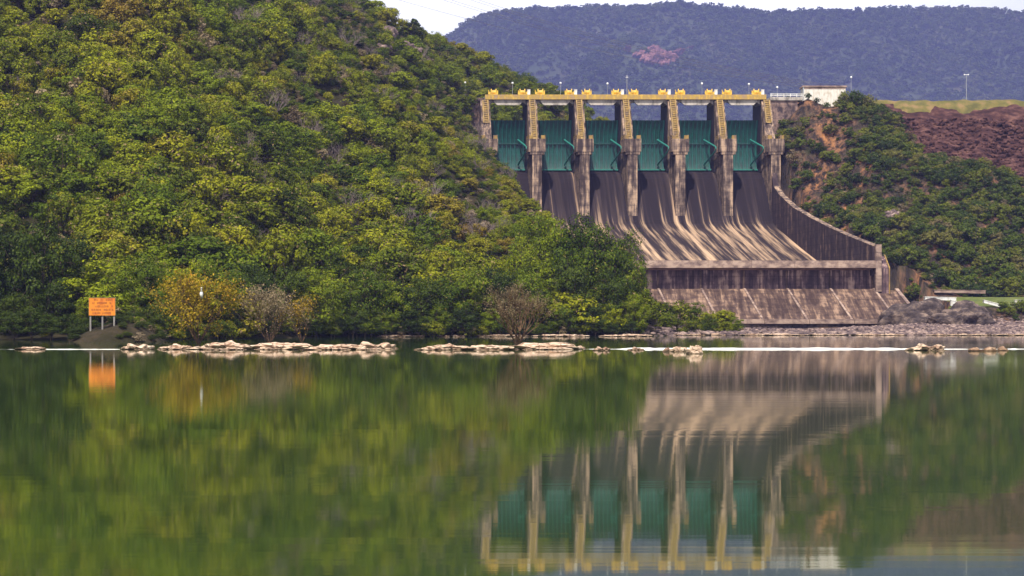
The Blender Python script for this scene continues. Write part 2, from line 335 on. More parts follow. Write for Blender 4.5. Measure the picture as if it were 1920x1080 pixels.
col(1000, (360, -5), (417, .5), (470, 13), (520, 24), (560, 31))
col(1100, (370, -5), (425, .5), (470, 16)); col(960, (610, 41)); col(935, (650, 48)); col(1190, (385, -5), (428, .3), (440, 3))
col(850, (880, 112)); col(930, (900, 106)); col(1000, (930, 102)); col(1045, (950, 95)); col(1090, (970, 84))
col(0, (326, -1.5)); col(110, (324, -1.2)); col(200, (322, -1)); col(300, (322, -1.5)); col(190, (345, 2)); col(190, (300, -3))
pts += [(29, 466, 1.2), (34, 452, .5), (31, 442, .3), (40, 468, .8), (35, 480, 1.2), (30, 560, 6), (22, 600, 10), (40, 600, 3), (45, 520, 1.2), (60, 900, 72), (90, 880, 70), (120, 1000, 70), (30, 1080, 85), (-60, 1100, 110), (-150, 1000, 150), (-250, 900, 175)]
pts += [(60, 470, .3), (100, 466, .3), (160, 458, .3), (230, 450, .4), (320, 450, .5), (60, 430, -2), (130, 425, -2), (230, 415, -2), (320, 410, -2),
        (60, 560, 1.1), (100, 570, 1.3), (125, 580, 1.8), (160, 560, 2), (220, 560, 2.5), (320, 560, 3), (75, 640, 2), (60, 720, 10), (60, 790, 25), (40, 700, 12)]
pts += [(128, 630, 9.0), (155, 630, 9.2), (200, 630, 9.4), (140, 646, 10), (165, 648, 10), (150, 612, 6), (200, 608, 6.5), (132, 600, 3), (280, 630, 10)]
pts += [(140, 662, 13), (143, 680, 24), (166, 690, 25), (146, 730, 48), (167, 745, 53), (168, 715, 40), (144, 780, 64.5), (158, 790, 63), (136, 800, 82), (150, 800, 70), (120, 800, 83.5), (104, 800, 82),
        (185, 745, 42), (200, 700, 26), (230, 690, 20), (260, 660, 14), (195, 790, 56), (320, 660, 12), (103, 748, 41), (109, 700, 32.5), (115, 655, 22.5), (113, 772, 64), (108, 785, 73),
        (121, 700, 33.5), (123, 665, 21), (113, 640, 10.5), (118, 615, 6), (130, 760, 62), (125, 780, 73), (120, 850, 82), (180, 860, 78), (300, 860, 70), (300, 760, 30), (150, 950, 70), (300, 1000, 70)]
pts = np.array(pts)
def tps_fit(p, lam=1.5):
    n = len(p); s = 100.0; q = p[:, :2] / s
    r2 = ((q[:, None] - q[None]) ** 2).sum(-1); K = np.where(r2 > 0, .5 * r2 * np.log(np.maximum(r2, 1e-12)), 0) + np.eye(n) * lam * 1e-3
    A = np.zeros((n + 3, n + 3)); A[:n, :n] = K; A[:n, n] = 1; A[:n, n + 1:] = q; A[n, :n] = 1; A[n + 1:, :n] = q.T
    c = np.linalg.solve(A, np.r_[p[:, 2], 0, 0, 0])
    def ev(x, y):
        x = np.asarray(x, float); sh = x.shape; a = np.c_[x.ravel(), np.asarray(y, float).ravel()] / s
        out = np.empty(len(a))
        for i in range(0, len(a), 8000):
            d = ((a[i:i + 8000, None] - q[None]) ** 2).sum(-1); out[i:i + 8000] = (np.where(d > 0, .5 * d * np.log(np.maximum(d, 1e-12)), 0)) @ c[:n] + c[n] + a[i:i + 8000] @ c[n + 1:]
        return out.reshape(sh)
    return ev
tps = tps_fit(pts)
FLOOR_V = np.array([-9, 0, 3, 6, 9, 12, 15, 18, 20.5, 22.2, 24, 26.5, 30, 50, 68, 85, 105, 122, 136, 145, 150])
FLOOR_Z = np.array([58.0, 59.0, 58.8, 57.8, 55.6, 52.2, 48.4, 44.6, 41.4, 39.6, 38.5, 37.5, 36.4, 31.5, 27.1, 23.2, 19.2, 17.9, 18.4, 20.0, 21.2])
def floor_z(v): return np.interp(v, FLOOR_V, FLOOR_Z)
U_L, U_R = -10.65, 94.1
def ground_z(x, y):
    x = np.asarray(x, float); y = np.asarray(y, float)
    z = tps(x, y) + fbm(x / 22, y / 22, 3) * np.clip((tps(x, y) - 2) / 14, 0, 1) * 5
    z = z + fbm(x / 7, y / 7, 8, 3) * np.clip((x - 90) / 12, 0, 1) * np.clip((z - 12) / 10, 0, 1) * 4.5
    z = np.maximum(z, -2.5 + 5.1 * np.exp(-np.abs((x + 57.5) / 7.0) ** 3 - np.abs((y - 313.5) / 13) ** 3) + fbm(x / 3, y / 3, 6, 3) * .8)
    tr = np.clip((x - 122) / 5, 0, 1) * np.clip((y - 603) / 8, 0, 1) * np.clip((654 - y) / 8, 0, 1); tr = tr * tr * (3 - 2 * tr)
    z = z * (1 - tr) + (6.9 + np.clip(y - 611, 0, 40) * .095) * tr
    v = 800 - y; u = x - SK * v
    inside = (u > U_L - 4.5) & (u < U_R + 3.2) & (v > -12) & (v < 158)
    z = np.where(inside, np.minimum(z, np.where(v < 150, floor_z(np.clip(v, -9, 150)) - 7, 5)), z)
    low = (u > U_L - 4) & (u < U_R + 22) & (v >= 140) & (v < 205)
    z = np.where(low & (u < U_R + 14), np.minimum(z, np.interp(v, [140, 150, 172, 178, 205], [6, 4, -.5, 1.2, 1.3])), z)
    return np.where((y > 806) & (z < 70), 70, z)
GS = 2.2
gx = np.arange(-345, 346, GS); gy = np.arange(285, 1130, GS)
GX, GY = np.meshgrid(gx, gy); GZ = ground_z(GX, GY)
def gz(x, y):                                        # bilinear on the grid the meshes use
    fx = np.clip((np.asarray(x) - gx[0]) / GS, 0, len(gx) - 1.001); fy = np.clip((np.asarray(y) - gy[0]) / GS, 0, len(gy) - 1.001)
    i, j = fx.astype(int), fy.astype(int); a, b2 = fx - i, fy - j
    return (GZ[j, i] * (1 - a) + GZ[j, i + 1] * a) * (1 - b2) + (GZ[j + 1, i] * (1 - a) + GZ[j + 1, i + 1] * a) * b2
def grid_mesh(name, xs, ys, zs, keep, m):
    nx, ny = len(xs), len(ys); A, B = np.meshgrid(xs, ys)
    V = np.c_[A.ravel(), B.ravel(), zs.ravel()]
    j, i = np.nonzero(keep); a = j * nx + i; Fc = np.c_[a, a + 1, a + nx + 1, a + nx]
    used = np.unique(Fc); mp_ = np.zeros(len(V), int); mp_[used] = np.arange(len(used))
    me = bpy.data.meshes.new(name); me.from_pydata(V[used].tolist(), [], mp_[Fc].tolist()); me.update()
    me.polygons.foreach_set('use_smooth', [True] * len(me.polygons)); me.materials.append(m); return me
cx, cyy = (GX[:-1, :-1] + GS / 2), (GY[:-1, :-1] + GS / 2)
leftside = cx < np.where(cyy > 640, 42 + SK * (800 - cyy), 52)
tag(link('left_hill_terrain', grid_mesh('left_hill_terrain', gx, gy, GZ, leftside, M['earth'])), kind='structure')
tag(link('right_hill_terrain', grid_mesh('right_hill_terrain', gx, gy, GZ, ~leftside, M['slope'])), kind='structure')

# river, river bed, reservoir
def sheet(name, x0, x1, y0, y1, z, m, nx=1, ny=1):
    xs, ys = np.linspace(x0, x1, nx + 1), np.linspace(y0, y1, ny + 1)
    return tag(link(name, grid_mesh(name, xs, ys, np.full((ny + 1, nx + 1), float(z)), np.ones((ny, nx), bool), m)), kind='structure')
sheet('ground', -3300, 3300, -90, 7850, -7, M['mud'], 8, 8)
sheet('river', -420, 420, -60, 606, 0, M['water'], 12, 12)
sheet('reservoir', -20, 420, 806, 1130, 74, M['water'])

# far mountain
mxs = np.arange(-1800, 3000, 24.0); mys = np.arange(4600, 7800, 24.0)
MX, MY = np.meshgrid(mxs, mys)
rpx = np.array([-200, 300, 600, 760, 840, 880, 930, 1000, 1100, 1300, 1400, 1450, 1500, 1550, 1700, 1920, 2200, 3000])
rpy = np.array([420, 300, 180, 110, 70, 42, 26, 16, 12, 15, 20, 26, 22, 19, 18, 26, 40, 120])
top = CAM_H + (HORIZON - np.interp(960 + MX / 6100 * F_PX, rpx, rpy)) / F_PX * 6100
s_ = np.clip((MY - 4700) / 1400, 0, 1)
MZ = top * (s_ ** .8) + np.where(MY > 6100, -(MY - 6100) * .25, 0)
gul = np.abs(fbm(MX / 420 + 3, MY / 840, 31, 4)); MZ += (gul - .22) * 520 * np.sin(np.pi * np.clip(s_, 0, 1)) * .9
MZ += fbm(MX / 120, MY / 120, 17, 3) * 40 * np.clip(s_ * 2, 0, 1) * np.where(s_ > .97, .25, 1)
def mz(x, y):
    fx = np.clip((x - mxs[0]) / 24, 0, len(mxs) - 1.001); fy = np.clip((y - mys[0]) / 24, 0, len(mys) - 1.001)
    i, j = fx.astype(int), fy.astype(int); a, b2 = fx - i, fy - j
    return (MZ[j, i] * (1 - a) + MZ[j, i + 1] * a) * (1 - b2) + (MZ[j + 1, i] * (1 - a) + MZ[j + 1, i + 1] * a) * b2
tag(link('mountain', grid_mesh('mountain', mxs, mys, MZ, np.ones((len(mys) - 1, len(mxs) - 1), bool), M['mount'])), kind='structure')

# ------------------------------------------------------------------ the spillway dam
dam = tag(empty('spillway_dam', W(41, 150, 0)), 'stained concrete spillway dam with tall piers and a flip-lipped chute', 'dam')
dam_inv = Vector(dam.location)
def dpart(mb, name, m, parent=None, smooth=False):
    o = mb.build(name, m, parent or dam, smooth)
    if parent is None: o.location = -dam_inv
    return o
pier_u = [U_L + 17.45 * i for i in range(7)]
HT = 1.75
PIER = [(-9, 40), (-9, 85.5), (5, 85.5), (12, 70.2), (20.5, 66.5), (20.5, 36), (12, 36)]
for i, u in enumerate(pier_u):
    end = i in (0, 6)
    mb = MB()
    if i == 6:
        mb.prism(PIER, u - HT, u + HT, W)
    else:
        n = 10                                       # rounded downstream nose
        mb.prism(PIER, u - HT, u + HT, W)
    pr = dpart(mb, 'pier', M['pier'])
    mb = MB().box(u - HT - 1.35, u + HT + 1.35, 12.4, 20.9, 64.9, 69.6, W).box(u - HT - .9, u + HT + .9, 13.5, 20.7, 63.9, 64.9, W)
    dpart(mb, 'trunnion_block', M['pier'], pr)
    mb = MB()                                        # steep service stair with painted side rails
    z1 = 76.5 if end else 70.3
    v1 = 5.25 + (85.4 - z1) / (85.5 - 70.2) * 7
    for s in (-.95, .95):
        mb.prism([(5.25, 85.4), (v1, z1), (v1 + .75, z1), (6.0, 85.4)], u + s - .2, u + s + .2, W)
    mb.prism([(5.22, 85.4), (v1 - .03, z1), (v1 + .2, z1), (5.45, 85.4)], u - .76, u + .76, W)
    for k in range(int((85.4 - z1) / .85)):
        z = 85 - k * .85; v = 5.3 + (85.4 - z) / 15.3 * 7
        mb.box(u - .76, u + .76, v, v + .5, z - .09, z + .09, W)
    dpart(mb, 'stair', M['ochre'], pr)
    mb = MB()                                        # railing round the trunnion platform
    for s in (-1, 1):
        e = u + s * (HT + 1.15)
        for v in (12.8, 16.7, 20.5): mb.box(e - .1, e + .1, v - .1, v + .1, 69.6, 70.9, W)
        mb.box(e - .1, e + .1, 12.7, 20.6, 70.85, 71.05, W).box(e - .08, e + .08, 12.7, 20.6, 70.2, 70.35, W)
        mb.box(min(e, e - s * 1.5), max(e, e - s * 1.5), 20.35, 20.55, 69.6, 70.9, W)
    dpart(mb, 'platform_railing', M['ochre'], pr)
# chute floor, one slab a bay, steep ogee and worn lower chute apart
def floor_slab(u0, u1, v0, v1, m, name, nu=8):
    vv = np.unique(np.r_[np.linspace(v0, v1, 22)]); uu = np.linspace(u0, u1, nu + 1)
    mb = MB(); top_ = [[W(u, v, float(floor_z(v))) for u in uu] for v in vv]; bot = [[W(u, v, float(floor_z(v)) - 3) for u in (u0, u1)] for v in vv]
    V = [p for r in top_ for p in r]; n = nu + 1; Fc = [(j * n + i, (j + 1) * n + i, (j + 1) * n + i + 1, j * n + i + 1) for j in range(len(vv) - 1) for i in range(nu)]
    mb.add(V, Fc)
    for e in (0, 1): mb.add([p for j in range(len(vv)) for p in (top_[j][0 if e == 0 else -1], bot[j][e])], [(2 * j, 2 * j + 1, 2 * j + 3, 2 * j + 2) for j in range(len(vv) - 1)])
    mb.add([top_[-1][0], top_[-1][-1], bot[-1][1], bot[-1][0]], [(0, 1, 2, 3)])
    return dpart(mb, name, m, smooth=False)
for i in range(6):
    floor_slab(pier_u[i] + .03, pier_u[i + 1] - .03, -8, 24, M['chute'], 'ogee_slab')
    floor_slab(pier_u[i] + .03, pier_u[i + 1] - .03, 24.04, 146.9, M['chutelow'], 'chute_slab')
# training walls
def wall_profile(top): return [(v, z) for v, z in top] + [(v, float(floor_z(v)) - 4) for v in (150, 120, 90, 60, 40, 26, 18)]
TOPW = [(18, 62), (20.6, 57), (24, 52), (32, 48.5), (51, 43), (75, 38.2), (100, 33.6), (125, 29.6), (150, 25.8)]
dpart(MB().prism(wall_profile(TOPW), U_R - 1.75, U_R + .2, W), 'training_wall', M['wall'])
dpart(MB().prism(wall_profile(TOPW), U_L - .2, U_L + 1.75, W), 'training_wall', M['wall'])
rw = dpart(MB().prism([(24, 52.2), (32, 48.7), (51, 43.2), (75, 38.4), (100, 33.8), (125, 29.8), (149.5, 26.1), (149.5, 25.9), (125, 29.62), (100, 33.62), (75, 38.22), (51, 43.02), (32, 48.52), (24, 52.02)], U_R - 1.8, U_R + .25, W), 'wall_coping', M['pier'])
dpart(MB().box(U_R - 1.0, U_R + .65, 149.6, 151.3, 12, 26.4, W), 'end_post', M['lip'])
dpart(MB().prism([(146, 23), (151, 19), (151, 11), (140, 11), (140, 23)], U_R + .75, U_R + 3.2, W), 'buttress', M['recess'])
mb = MB().prism([(151.02, 19.3), (151.3, 19.3), (151.3, 11), (151.02, 11)], U_R + 2.9, U_R + 3.2, W).prism([(146.2, 23.3), (151.1, 19.3), (151.1, 18.95), (146.2, 22.95)], U_R + 2.9, U_R + 3.25, W)
dpart(mb, 'buttress_edge', M['ochre'])
# lip beam, shaded wall under it, sloping apron
seg = np.linspace(U_L, U_R + .6, 9)
for a, b_ in zip(seg[:-1], seg[1:]): dpart(MB().prism([(146.95, 21.25), (151, 21.45), (151.2, 19.2), (147.2, 18.6)], a + .04, b_ - .04, W), 'lip_beam', M['lip'])
jn = [U_R - .9 - 13.15 * k for k in range(8)][::-1]
for a, b_ in zip(jn[:-1], jn[1:]):
    dpart(MB().prism([(144, 18.9), (147.0, 18.58), (147.0, 12.3), (144, 12.3)], a + .06, b_ - .06, W), 'lower_wall_panel', M['recess'])
    dpart(MB().box(b_ - .28, b_ + .28, 147.0, 147.22, 12.6, 18.5, W), 'joint_rib', M['apron'])
    dpart(MB().prism([(146.5, 12.9), (148.6, 12.7), (172, 3.3), (172, -1), (146.5, -1)], a + .07, b_ - .07, W), 'apron_panel', M['apron'])
    dpart(MB().prism([(148.2, 13.05), (149.4, 12.62), (172.05, 3.55), (172.05, 3.1), (148.2, 12.2)], b_ - .3, b_ + .3, W), 'joint_kerb', M['lip'])
dpart(MB().prism([(140, 12.6), (149, 12.2), (175, 2.2), (175, -1), (140, -1)], U_R - .5, U_R + 5.6, W), 'apron_panel', M['apron'])
dpart(MB().prism([(148, 13.0), (175.2, 2.7), (175.2, 1.8), (148, 12.0)], U_R + 5.6, U_R + 6.7, W), 'joint_kerb', M['lip'])
for a, b_ in zip(jn[1:-1], jn[2:]): dpart(MB().prism([(172.1, 3.6), (174.6, 3.6), (174.6, 2.2), (172.1, 2.2)], a + .1, b_ - .1, W), 'toe_beam', M['lip'])
dpart(MB().box(jn[0], jn[-1], 172.1, 173.4, -1, 2.15, W), 'toe_wall', M['greyrock'])
# bridge
for i in range(6):
    a, b_ = pier_u[i], pier_u[i + 1]
    dpart(MB().box(a + .02, b_ - .02, -7, 4.9, 85.55, 86.9, W), 'deck_slab', M['girder'])
    dpart(MB().box(a + .02, b_ - .02, 4.92, 5.7, 85.55, 87.35, W), 'deck_edge_beam', M['beamyellow'])
    hg = [(a + 3.2, 85.5), (b_ - 3.2, 85.5), (b_ - 3.4, 84.6), (b_ - 4.6, 83.5), (a + 4.6, 83.5), (a + 3.4, 84.6)]
    V = [W(u, v, z) for v in (4.86, 3.9) for u, z in hg]; n = 6
    dpart(MB().add(V, [tuple(range(6)), tuple(range(11, 5, -1))] + [(k, (k + 1) % 6, (k + 1) % 6 + 6, k + 6) for k in range(6)]), 'haunched_girder', M['girder'])
    for (c0, c1) in ((a + 1.77, a + 4.0), (b_ - 1.77, b_ - 4.0)):
        V = [W(c0, v, 85.5) for v in (-4, 3.6)] + [W(c1, v, 85.5) for v in (-4, 3.6)] + [W(c0, v, 83.6) for v in (-4, 3.6)]
        mb = MB().add(V, [(0, 1, 3, 2), (0, 4, 5, 1), (2, 3, 5, 4), (0, 2, 4), (1, 5, 3)])
        dpart(mb, 'bracket', M['girder'])
# abutments beside the gates
dpart(MB().box(U_L - 26, U_L - 1.8, -6, 2.5, 58, 85.3, W).box(U_L - 26, U_L - .1, -6.5, 3.1, 85.35, 86.4, W), 'abutment_wall', M['stone'])
dpart(MB().box(U_R + 1.8, U_R + 12, -6, 4.0, 55, 85.3, W), 'abutment_wall', M['stone'])
ro = dpart(MB().box(U_R + 1.78, U_R + 14, -6, 4.6, 85.35, 86.6, W), 'road_deck', M['girder'])
# masonry courses on the left abutment
for r in range(9):
    for k in range(8):
        x0 = U_L - 25 + k * 3 + (r % 2) * 1.4
        if x0 + 2.8 < U_L - 1.9: dpart(MB().box(x0, x0 + 2.7, 2.5, 2.62 + .22 * random.random(), 60 + r * 2.7, 62.55 + r * 2.7, W), 'facing_block', M['stone'])

# ---- radial gates
TR_V, TR_Z, GR = 14.2, 66.6, 16.2
SR = 27.0                                            # skin radius
def skin_v(z): return SR - 2.0 - math.sqrt(SR ** 2 - (z - TR_Z) ** 2)
ordn = ['first', 'second', 'third', 'fourth', 'fifth', 'sixth']
zz = np.linspace(59.3, 78.2, 15)
for i in range(6):
    a, b_ = pier_u[i] + HT + .12, pier_u[i + 1] - HT - .12
    org = Vector(W((a + b_) / 2, 0, 59.3))
    g = tag(empty('radial_gate', org), f'tall teal ribbed steel gate in the {ordn[i]} dam bay from the left', 'gate', 'spillway gates')
    def gp(mb, name, m, g=g, org=org):
        o = mb.build(name, m, g); o.location = -org; return o
    mb = MB(); prof = [(skin_v(z), z) for z in zz] + [(skin_v(z) - .15, z) for z in zz[::-1]]
    mb.prism(prof, a, b_, W); gp(mb, 'skin_plate', M['teal'])
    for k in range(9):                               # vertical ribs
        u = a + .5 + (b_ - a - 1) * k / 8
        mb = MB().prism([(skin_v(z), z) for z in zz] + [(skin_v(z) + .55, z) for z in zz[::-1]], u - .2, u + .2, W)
        gp(mb, 'rib', M['ribhighlight'])
    for z, d in ((69.6, .75), (59.75, 1.1)):
        mb = MB().box(a, b_, skin_v(z) + .1, skin_v(z) + d, z - .22, z + .22, W); gp(mb, 'girder', M['teal'] if z > 60 else M['tealight'])
    for s, e in ((1, a), (-1, b_)):
        ut = e + s * 1.0
        for z in (71.0, 61.6):
            p0 = W(ut, TR_V + .2, TR_Z + (.35 if z > 66 else -.35)); p1 = W(e + s * 2.6, skin_v(z) + .8, z)
            gp(MB().tube(p0, p1, .34, .34, 6), 'arm', M['tealight'])
        gp(MB().tube(W(e, TR_V, TR_Z), W(ut + s * .5, TR_V, TR_Z), .75, .75, 10), 'trunnion', M['tealight'])
        gp(MB().tube(W(e + s * 1.3, skin_v(71) + 5.6, 69.3), W(e + s * 1.3, skin_v(62) + 5.6, 63.7), .18, .18, 5), 'arm_brace', M['teal'])

# ---- yellow hoists, cabinets, lamps on the bridge
def hoist():
    h = empty('gate_hoist')
    MB().box(-1.75, 1.75, -1.2, 1.2, 0, .7).build('base_frame', M['yellow'], h)
    mb = MB().prism([(-1.1, .7), (-1.1, 2.0), (-.55, 2.6), (-.1, 1.85), (.5, 2.0), (1.1, 1.3), (1.1, .7)], -1.2, -.85)
    mb.prism([(-1.1, .7), (-1.1, 2.0), (-.55, 2.6), (-.1, 1.85), (.5, 2.0), (1.1, 1.3), (1.1, .7)], .85, 1.2); mb.build('bracket', M['yellow'], h)
    MB().tube((-.85, 0, 1.4), (.85, 0, 1.4), .75, .75, 12).build('drum', M['yellow'], h)
    MB().box(-2.3, -1.25, -.5, .5, .7, 1.5).tube((-2.0, 0, 1.5), (-2.3, 0, 2.35), .2, .1, 5).build('motor', M['yellow'], h)
    MB().box(1.3, 1.9, -.45, .45, .7, 1.75).tube((1.5, 0, 1.75), (1.9, 0, 2.2), .16, .08, 5).build('gearbox', M['yellow'], h)
    return h
hp = None
for i in range(6):
    for s, side in ((0, 'left'), (1, 'right')):
        u = pier_u[i] + 3.4 if s == 0 else pier_u[i + 1] - 3.3
        if hp is None: hp = hoist(); o = hp
        else: o = copy_tree(hp)
        o.location = W(u, 3.4, 86.95); o.scale = (.88 if s == 0 else -.88, .95, 1.05)
        tag(o, f'yellow hoist at the {side} end of the {ordn[i]} dam bay from the left', 'hoist', 'yellow hoists on the dam bridge')
cp = None
for i in range(1, 7):
    if cp is None:
        cp = empty('control_cabinet')
        MB().box(-.55, .55, -.5, .5, 0, 2.3).build('body', M['white'], cp); MB().box(-.62, .62, -.57, .57, 2.3, 2.45).build('lid', M['white'], cp)
        MB().box(-.45, .45, -.56, -.5, .25, 2.1).build('door', M['white'], cp); o = cp
    else: o = copy_tree(cp)
    o.location = W(pier_u[i] - 1.0, 4.0, 86.95 if i < 6 else 86.92)
    tag(o, f'narrow white cabinet on the bridge above the {ordn[i-1]} tan pier' if i < 6 else 'narrow white cabinet at the right end of the yellow bridge beam', 'cabinet', 'white cabinets on the dam bridge')
# white guard rail to the building
gr = tag(empty('guard_rail', W(U_R + 8, 4.3, 86.6)), 'white guard rail along the road between bridge and white building', 'railing')
for k in range(6):
    u = -6 + k * 2.4; o = MB().box(u - .12, u + .12, -.12, .12, 0, 1.3).build('post', M['white'], gr)
for z in (.55, 1.1): MB().box(-6.3, 6.3, -.09, .09, z - .12, z + .12).build('rail', M['white'], gr)
lamp_lab = {872: 'left of the bridge by the rocky abutment', 961: 'over the first dam bay from the left', 1051: 'over the second dam bay from the left', 1139: 'over the third dam bay from the left',
            1316: 'over the fifth dam bay from the left', 1404: 'over the sixth dam bay from the left', 1457: 'above the white guard rail', 1596: 'behind the treetops right of the white building'}
lp = None
for px, (pyy, D) in {872: (155, 806), 961: (156, 806), 1051: (156, 806), 1139: (157, 806), 1316: (157, 806), 1404: (158, 806), 1457: (164, 806), 1596: (145, 815)}.items():
    p = P(px, pyy, D); base = 86.9 if 900 < px < 1450 else (86.4 if px < 900 else 86.6 if px < 1500 else 83); h = p[2] - base
    lt = empty('street_lamp', (p[0], p[1] if px > 1500 or px < 900 else 805.5, base))
    MB().tube((0, 0, 0), (0, 0, h), .09, .06, 6).build('pole', M['metal'], lt); MB().ball((0, 0, h), .42, 8, 6).build('globe', M['globe'], lt, True)
    MB().box(-.25, .25, -.25, .25, 0, .3).build('foot', M['metal'], lt)
    tag(lt, 'thin lamp post with a white globe ' + lamp_lab[px], 'lamp post', 'lamp posts along the dam crest')
def mast(px, py0, D, base, label, lamp):
    p = P(px, py0, D); r = empty('lamp_mast' if lamp else 'antenna_mast', (p[0], D, base)); h = p[2] - base
    MB().tube((0, 0, 0), (0, 0, h), .16, .09, 6).build('pole', M['metal'], r)
    if lamp: MB().box(-.8, .8, -.15, .15, h - .1, h + .1).ball((-.8, 0, h), .3, 6, 4).ball((.8, 0, h), .3, 6, 4).build('lamp_head', M['globe'], r)
    else: MB().box(-.5, .5, -.08, .08, h - .9, h - .75).box(-.35, .35, -.08, .08, h - .4, h - .28).build('antenna', M['globe'], r)
    tag(r, label, 'mast')
mast(1175.5, 141, 805, 86.9, 'tall grey mast rising from the bridge left of the fourth bay', False)
mast(1812, 140, 838, 88, 'tall lamp mast on the grassy rockfill crest at right', True)

# ---- white building on the crest
bx, bw = X(1546, 806), 16.0
wb = tag(empty('crest_building', (bx, 806, 85.0)), 'low white building with flat roof on the dam crest', 'building')
MB().box(-bw / 2, bw / 2, 0, 8, -3, 6.4).build('wall', M['cream'], wb); rf = MB().box(-bw / 2 - .4, bw / 2 + .4, -.4, 8.4, 6.42, 6.95).build('roof', M['lip'], wb)
MB().box(-bw / 2 - .2, -bw / 2 + .25, -.25, -.003, 0, 6.4).build('downpipe', M['metal'], wb)
MB().box(-bw / 2 - .02, bw / 2 + .02, -.1, -.004, 5.7, 6.4).build('fascia', M['lip'], wb)

# ------------------------------------------------------------------ rockfill dam to the right
def rf_z(x, y): return 88.0 - np.maximum(0, 826 - y) / 1.55
rx = np.arange(118, 345, 2.5); ry = np.arange(690, 830, 2.5); RX, RY = np.meshgrid(rx, ry)
RZ = np.minimum(rf_z(RX, RY), 87.9) + fbm(RX / 6, RY / 6, 41, 3) * 1.6
rdam = tag(link('rockfill_dam', grid_mesh('rockfill_dam', rx, ry, RZ, np.ones((len(ry) - 1, len(rx) - 1), bool), M['riprap'])), 'dark red-brown rockfill embankment dam with a grassy crest', 'dam')
cy2 = np.arange(815, 846, 2.5); CX2, CY2 = np.meshgrid(rx, cy2)
CZ2 = np.where(CY2 < 827, rf_z(CX2, CY2) + .7, 88.5) + fbm(CX2 / 4, CY2 / 4, 55, 3) * .9 - np.where(CY2 < 820 + fbm(CX2 / 14, CY2 / 9, 77) * 9, 1.8, 0)
cr = link('grass_crest', grid_mesh('grass_crest', rx, cy2, CZ2, np.ones((len(cy2) - 1, len(rx) - 1), bool), M['crest']), None, rdam)

# ------------------------------------------------------------------ rocks
def rock_mesh(name, m, seed, flat=1.0, rough=.35, sub=3, unit=False):
    import bmesh
    bm = bmesh.new(); bmesh.ops.create_icosphere(bm, subdivisions=sub, radius=1)
    r = np.random.default_rng(seed); pl = [(Vector(r.normal(size=3)).normalized(), .62 + .3 * r.random()) for _ in range(9)]
    for v in bm.verts:
        d = v.co.normalized(); k = 1.0
        for n_, h in pl:
            c_ = d.dot(n_)
            if c_ > 0: k = min(k, h / max(c_, .05))
        nn = float(fbm(np.array(d.x * 2.2 + seed), np.array(d.y * 2.2 + d.z * 1.7), seed, 4)); v.co = d * (k + rough * nn); v.co.z *= flat
    lo_ = [min(v.co[i] for v in bm.verts) for i in range(3)]; hi_ = [max(v.co[i] for v in bm.verts) for i in range(3)]
    for v in bm.verts: v.co = Vector([(v.co[i] - lo_[i]) / (hi_[i] - lo_[i]) * 2 - 1 for i in range(3)]) * (1 if unit else 1); v.co.z *= (1 if unit else flat)
    me = bpy.data.meshes.new(name); bm.to_mesh(me); bm.free(); me.materials.append(m)
    for p_ in me.polygons: p_.use_smooth = (seed % 2 == 0)
    return me
slabs = [rock_mesh('flat_rock', M['pinkrock'], 101 + 2 * k, .8, .9, 4) for k in range(5)]
bould = [rock_mesh('boulder', M['bankrock'], 200 + k, .8, .4, 2) for k in range(6)]
brown = [rock_mesh('brown_rock', M['brownrock'], 300 + k, .7, .45) for k in range(2)]
# (left px, right px, top row, bottom row, mesh set, label)
led = [(28, 82, 649, 656, 0, 'thin flat rock alone at the far left of the waterline'),
       (222, 285, 642, 656, 0, 'flat rock in the water just right of the orange sign'),
       (280, 375, 643, 656, 0, 'long low pale rock under the golden shrub'),
       (372, 470, 636, 656, 0, 'pale pink ledge rock right of the golden shrub trunk'),
       (455, 590, 640, 656, 0, 'long pale rock ledge below the brown shrubs'),
       (575, 680, 644, 656, 0, 'low pale rock between the brown shrubs and the humped rock'),
       (655, 747, 638, 656, 0, 'humped pale pink rock at the right end of the left ledge'),
       (762, 850, 648, 657, 0, 'very low flat rock right of the ledge gap'),
       (800, 878, 642, 656, 0, 'sloping wedge-shaped pale rock in the middle of the ledge'),
       (868, 960, 645, 657, 0, 'low rock immediately left of the twiggy tree trunk'),
       (952, 1090, 640, 656, 0, 'broad pale rock at the foot of the twiggy tree'),
       (1112, 1145, 648, 658, 0, 'small round rock first to the right of the broad tree rock'),
       (1172, 1210, 649, 657, 0, 'small low rock on the foam line left of the paired stones'),
       (1243, 1262, 649, 660, 0, 'small stone, left of the close pair on the foam line'),
       (1258, 1288, 648, 660, 0, 'small stone, right of the close pair on the foam line'),
       (1288, 1318, 645, 664, 0, 'roundest whitish boulder on the foam line below the dam'),
       (1706, 1785, 642, 658, 0, 'large smooth pale rock on the foam line at right'),
       (1815, 1848, 648, 659, 2, 'brown rock, leftmost of the three at the right edge'),
       (1845, 1873, 647, 659, 2, 'brown rock, middle of the three at the right edge'),
       (1870, 1893, 646, 658, 2, 'brown rock, rightmost of the three at the right edge')]
for k, (a, b_, t0, t1, st, lab) in enumerate(led):
    D = 12000 / (t1 - 602 - .5); ms = slabs if st == 0 else brown
    o = link('flat_rock' if st == 0 else 'brown_rock', ms[k % len(ms)]); wd = (b_ - a) / F_PX * D; ht = (t1 - t0) / F_PX * D
    o.location = (X((a + b_) / 2, D), D + wd * .25, -.05); o.scale = (wd * .56, wd * .33, max(ht, .3) * (1.15 if wd < 3 else 1.15)); o.rotation_euler = (0, 0, random.uniform(-.25, .25))
    tag(o, lab, 'rock', 'rocks along the near waterline')
